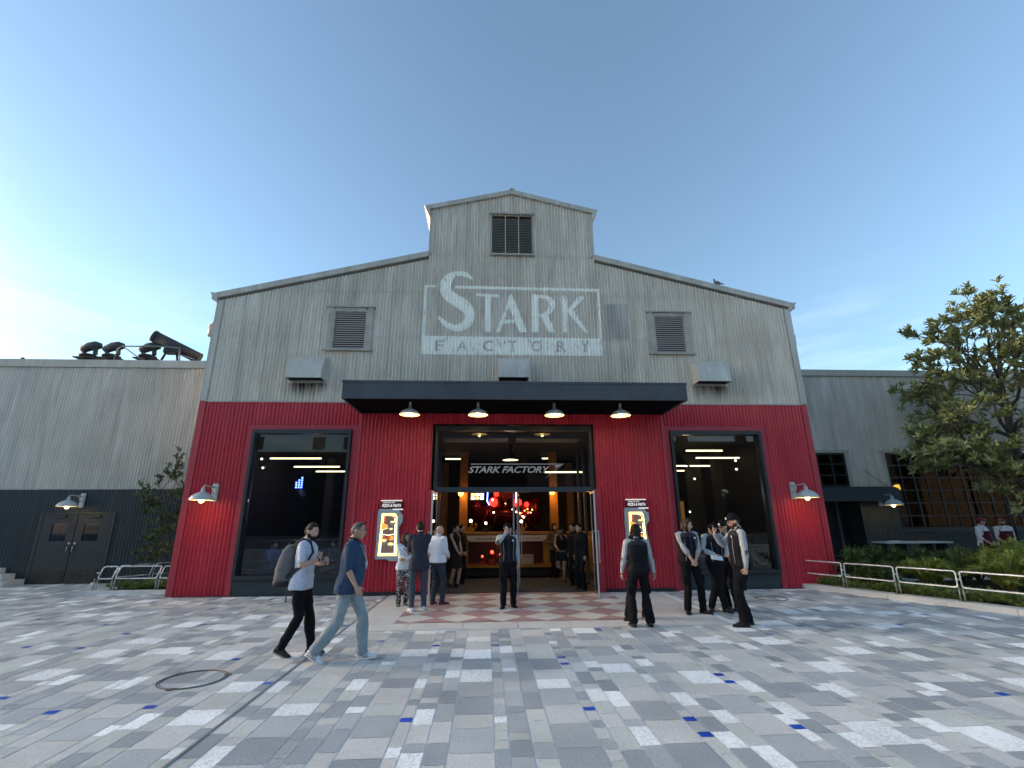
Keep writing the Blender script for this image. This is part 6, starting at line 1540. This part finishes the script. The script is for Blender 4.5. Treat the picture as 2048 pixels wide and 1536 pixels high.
# --- 4 man in navy suit jacket, back view
SUITJ = mat('dark navy jacket', (.016, .020, .038), .8, vary=.15, scale=30); SUITT = mat('slate trousers', (.045, .058, .082), .85, vary=.12, scale=10)
d_ = person('man in a dark navy suit jacket seen from behind, in white trainers', -2.03, 10.15, 196, 1.70,
    dict(footL=(.12, .02, .08, 14, 0), footR=(-.13, .0, .08, -20, 0), lean=(.0, -.02), handL=(-.02, -.26, 1.16), handR=(.10, -.24, 1.10), hdL=(-1, 0, .0), hdR=(1, 0, 0), elbowL=(1, .2, -.8), elbowR=(-1, .2, -.8), curlL=.5, curlR=.5, head=(radians(10), radians(2))),
    dict(top='shirt', topname='jacket', tm=SUITJ, hem=-.30, hemflare=.03, hair='quiff', hairm=HAIRD, lm=SUITT, flare=.008, sm=WSHOE, sole=mat('orange and white sole', (.75, .75, .72), .5, col2=(.85, .16, .04), scale=9), loose=.008, shoulder=1.08))
# --- 5 bald man
DJ = mat('dark blue jeans', (.022, .035, .055), .85, vary=.2, scale=12); MSH = mat('maroon trainer', (.09, .015, .025), .6)
e_ = person('bald man in a white shirt and dark jeans half hidden behind the suit jacket', -1.74, 10.85, 150, 1.62,
    dict(footL=(.10, .0, .08, 10, 0), footR=(-.12, -.06, .08, -30, 0), handL=(.18, -.22, 1.02), handR=(-.14, -.24, 1.04), hdL=(-.5, -.8, 0), head=(radians(-30), radians(4)), curlL=.5, curlR=.5),
    dict(top='shirt', tm=WSH, hem=-.08, hemflare=.02, hair='none', hairm=HAIRG, glasses=True, lm=DJ, flare=.012, sm=MSH, build=1.08, belly=.03, loose=.01, skin=SKIN))
# --- 6 staff man at the door, hand over his face
person('staff man in a cap covering his face with one hand, standing before the entrance', -.26, 10.35, 8, 1.66,
    dict(footL=(.13, .06, .08, 10, 0), footR=(-.10, -.02, .08, -24, 0), lean=(.0, 0), handR=(-.085, -.19, 1.50), hdR=(.32, .06, 1), pnR=(.15, 1, 0), elbowR=(-.9, -.5, -.9), handL=(.24, -.02, .86), hdL=(-.05, -.1, -1), curlR=.18, curlL=.55, head=(radians(-24), radians(14))),
    st(cap=BLK, beard=0, hair='short'), GR_STAFF)
# --- staff back view pair
person('staff person with dark curly hair seen from behind in front of the right menu board', 1.87, 8.45, 180, 1.62,
    dict(footL=(.155, .0, .08, 6, 0), footR=(-.155, .0, .08, -6, 0), handL=(.30, -.03, .88), handR=(-.30, -.03, .88), elbowL=(.6, .6, 0), elbowR=(-.6, .6, 0), head=(radians(-14), radians(8)), curlL=.5, curlR=.5),
    st(hair='bob', hairm=HAIRD, build=1.12, shoulder=1.04, flare=.035, face=False, head=.98), GR_STAFF)
person('staff person in a cap almost hidden behind the curly haired colleague', 2.04, 9.1, 20, 1.62,
    dict(footL=(.12, .0, .08, 10, 0), footR=(-.30, -.02, .08, -50, 0), handL=(.25, 0, .86), handR=(-.20, -.1, .9), head=(radians(35), radians(8))),
    st(cap=BLK, hair='short'), GR_STAFF)
# --- clasped hands
p_ = person('staff person with chin length brown hair and clasped hands, looking right', 3.17, 9.45, 4, 1.73,
    dict(footL=(.17, -.03, .08, 40, 0), footR=(-.12, .0, .08, -18, 0), handL=(.045, -.20, .97), handR=(-.03, -.215, .955), hdL=(-.5, -.2, -.75), hdR=(.55, -.2, -.7), pnL=(-.3, .9, -.1), pnR=(.3, .9, -.1), elbowL=(1, .5, -.2), elbowR=(-1, .5, -.2), curlL=.55, curlR=.6, head=(radians(46), radians(12))),
    st(hair='bob', hairm=HAIRB, sleeve=1.35, cuffroll=1.33, build=1.05, sunglasses_up=True), GR_STAFF)
# --- reading paper, legs crossed
q_ = person('staff person in a cap looking down at a paper with crossed legs', 3.72, 9.55, 6, 1.67,
    dict(footL=(-.12, .10, .10, -20, 28), footR=(.12, .0, .08, 12, 0), kneeL=(-.4, -1, 0), kneeR=(.4, -1, 0), handL=(.10, -.27, 1.06), handR=(-.13, -.26, 1.09), hdL=(-.4, -.9, 0), hdR=(.3, -.9, -.1), elbowL=(1, .4, -.6), elbowR=(-1, .4, -.6), curlL=.5, curlR=.6, pnR=(.2, .1, -1), pnL=(0, .1, 1), thL=1, head=(radians(-6), radians(42)), headoff=(0, -.03, -.02)),
    st(cap=BLK, hair='short', brim=.1), GR_STAFF)
# --- man with cap, beard, raised finger
r_ = person('bearded staff man in a black cap raising one finger, rightmost of the outdoor group', 3.62, 8.35, -97, 1.80,
    dict(footL=(.09, -.10, .08, -6, 0), footR=(-.10, .04, .08, 8, 0), handR=(-.10, -.34, 1.40), hdR=(.08, -.22, 1), pnR=(.2, .9, .2), elbowR=(-.5, -.1, -1), pointR=.9, handL=(.24, -.02, .84), hdL=(-.05, -.25, -1), pnL=(-1, 0, 0), curlL=.75, head=(radians(-4), radians(10)), elbowL=(.4, 1, 0)),
    st(cap=BLK, hair='cropped', hairm=HAIRB, beard=1.3, beardm=mat('reddish beard', (.07, .03, .018), .8), build=1.12, flare=.03, skin=SKIN), GR_STAFF)
t = MB(); t.box((0, 0, 0), (.20, .012, .14), WHITEP, Matrix.Rotation(radians(-62), 3, 'X') @ Matrix.Rotation(.3, 3, 'Y')); t.box((.02, -.012, .004), (.16, .008, .10), mat('pale blue paper', (.5, .62, .75), .7), Matrix.Rotation(radians(-62), 3, 'X')); tag(t.build('paper', None, None, (3.60, 9.20, 1.0)), 'white folded paper held between two staff members', 'paper')
t = MB(); pp = r_['pel']; t.box(pp+V3(.19, .02, -.02), (.05, .08, .16), BLK, bev=.012); t.box(pp+V3(.205, -.01, -.05), (.03, .05, .12), mat('olive radio', (.07, .09, .07), .6), bev=.01); r_['part']('belt_pouch', t)
person('staff person in a black cap partly hidden between the reader and the rightmost man', 4.08, 9.75, -60, 1.68, dict(head=(radians(0), radians(8))), st(cap=BLK, hair='short'), GR_STAFF)
# --- inside doorway, left
BD = mat('black dress', (.010, .010, .013), .6, spec=.15, vary=.2)
g1 = person('woman in a sleeveless black dress and heels inside the left side of the doorway', -1.55, 13.4, 50, 1.62,
    dict(footL=(.05, -.10, .10, 10, 22), footR=(-.06, .06, .10, -10, 22), handL=(.06, -.24, .95), handR=(-.06, -.24, .93), hdL=(-.6, -.6, -.3), hdR=(.6, -.6, -.3), head=(radians(20), radians(0))),
    dict(top='shirt', topname='dress', tm=BD, sleeve=0, collar=False, legs='skirt', skirt=.40, lm=BD, hair='bun', hairm=HAIRD, hem=-.05, sm=BSHOE, heel=True, shoulder=.86, hand=.9))
t = MB(); t.tube([g1['pel']+V3(.15, -.12, -.35), g1['pel']+V3(.16, -.13, .02)], .004, 5, WHITEP); g1['part']('trim', t)
person('man in a black suit behind the woman in the sleeveless dress', -1.42, 13.95, 40, 1.60, dict(handL=(.05, -.2, .95), handR=(-.05, -.2, .95), head=(radians(30), 0)), dict(top='shirt', topname='jacket', tm=BD, hem=-.25, lm=BD, hair='short', sm=BSHOE))
# right of doorway
h1 = person('woman in a black dress standing on one leg inside the right of the doorway', 1.42, 14.0, -20, 1.55,
    dict(footL=(.05, .02, .10, -20, 20), footR=(-.10, .42, .38, 0, 70), kneeR=(-.1, -1, -.1), handL=(.04, -.17, 1.36), handR=(-.10, -.22, 1.05), hdL=(-.2, .2, 1), head=(radians(-10), radians(38)), lean=(.0, -.05)),
    dict(top='shirt', topname='dress', tm=BD, sleeve=0, collar=False, legs='skirt', skirt=.25, lm=BD, hair='bun', hairm=HAIRD, hem=-.05, sm=BSHOE, heel=True, shoulder=.86, hand=.9))
t = MB(); pl_ = h1['pel']
for zz in (.03, .07): t.tube([pl_+V3(.185*cos(a), -.14*sin(a), zz-.03) for a in [pi*k/10 for k in range(11)]], .005, 5, WHITEP)
h1['part']('belt', t)
person('man with bushy hair in a dark suit inside the right side of the doorway', 1.72, 12.75, -58, 1.62, dict(handL=(.22, -.04, .86), handR=(-.22, -.04, .86), head=(radians(-4), radians(4))), dict(top='shirt', topname='jacket', tm=BD, hem=-.28, lm=BD, hair='quiff', hairm=HAIRD, sm=BSHOE))
person('man in a dark suit just beyond the bushy haired man in the doorway', 1.66, 13.35, -52, 1.62, dict(head=(radians(-6), radians(2))), dict(top='shirt', topname='jacket', tm=BD, hem=-.28, lm=BD, hair='short', hairm=HAIRD, sm=BSHOE))
person('person in a tan top far inside the hall behind the doorway group', 1.36, 15.2, 30, 1.60, dict(handL=(.12, -.2, 1.1), handR=(-.12, -.2, 1.1)), dict(top='shirt', tm=mat('tan top', (.12, .08, .06), .8), lm=BD, hair='bob', hairm=HAIRD, sm=BSHOE), vox=.01)
# --- apron workers on the right
for i, (px, py, f_, hy, lab, bd, H_) in enumerate(((14.0, 14.0, 16, 40, 'left of the two workers in maroon aprons and caps behind the shrubs', 0, 1.70), (14.68, 14.0, -22, -34, 'bearded right one of the two workers in maroon aprons behind the shrubs', 1.2, 1.69))):
    person(lab, px, py, f_, H_, dict(handL=(.10, -.2, .98), handR=(-.10, -.2, .98), hdL=(-.7, -.5, -.2), hdR=(.7, -.5, -.2), head=(radians(hy), radians(2))), dict(top='shirt', tm=WSH, lm=BLK, cap=MAROON, badge=True, apron=MAROON, hair='short', beard=bd, sm=BSHOE, sleeve=1.2, build=1.1, loose=.012), 'workers in maroon aprons')
# --- seated diners behind the shop windows
BLUES = mat('blue shirt', (.02, .06, .16), .8, vary=.2); SEATM = mat('blue banquette', (.015, .045, .12), .6, vary=.2)
SIT = dict(pelvis=(0, 0, .50), footL=(.10, -.42, .08, 0, 0), footR=(-.10, -.42, .08, 0, 0), kneeL=(0, -1, .6), kneeR=(0, -1, .6), handL=(.10, -.36, .80), handR=(-.10, -.36, .80), hdL=(-.1, -1, -.1), hdR=(.1, -1, -.1), elbowL=(.6, .5, -.6), elbowR=(-.6, .5, -.6), head=(0, radians(18)))
for (px, py, f_, m_, hm_, lab) in ((-6.25, 13.35, 65, BLUES, HAIRD, 'seated diner in a blue shirt nearest the left edge of the left shop window'), (-5.75, 13.6, 50, BLUES, HAIRB, 'second seated diner in blue looking down in the left shop window'), (-4.75, 13.7, -40, BD, HAIRD, 'seated diner in black behind the walking men in the left shop window'),
    (6.25, 13.5, -50, mat('sage top', (.10, .12, .09), .8), HAIRD, 'seated diner in a pale green top in the right shop window')):
    person(lab, px, py, f_, 1.68, SIT, dict(top='shirt', tm=m_, lm=DJ, hair='short', hairm=hm_, sm=BSHOE), 'seated diners behind the shop windows', vox=.01)
for i, (px, py, lab) in enumerate(((-6.0, 13.55, 'blue banquette seat in the left shop window'), (-4.75, 13.9, 'short blue seat at the right of the left shop window'), (6.2, 13.75, 'blue banquette seat in the right shop window'))):
    e = empty('banquette', (px, py, 0), 0, lab, 'seat', 'blue seats inside the windows'); w_ = 1.1 if i != 1 else .7
    t = MB(); t.b2(-w_/2, w_/2, -.15, .35, .0, .44, SEATM, bev=.03); t.build('seat', None, e); t = MB(); t.b2(-w_/2, w_/2, .36, .44, .1, .95, SEATM, bev=.03); t.build('backrest', None, e)
for i, (xa, xb, lab) in enumerate(((-6.55, -4.35, 'glass and steel screen inside the left shop window'), (4.5, 6.5, 'glass and steel screen inside the right shop window'))):
    e = empty('glass_screen', ((xa+xb)/2, 13.0, 0), 0, lab, 'screen', 'low screens inside the shop windows'); w_ = xb-xa
    t = MB(); t.tube([(-w_/2, 0, 1.22), (w_/2, 0, 1.26)], .015, 8, STEEL); t.build('rail', None, e); t = MB(); t.b2(-w_/2, w_/2, -.005, .005, .4, 1.2, GLASSD); t.build('pane', None, e)
    t = MB(); t.b2(-w_/2+.2, w_/2-.3, .25, .75, .70, .74, mat('cafe table top', (.25, .25, .25), .3)); t.b2(-.05, .05, .45, .55, 0, .70, BLACK); t.build('table', None, e)
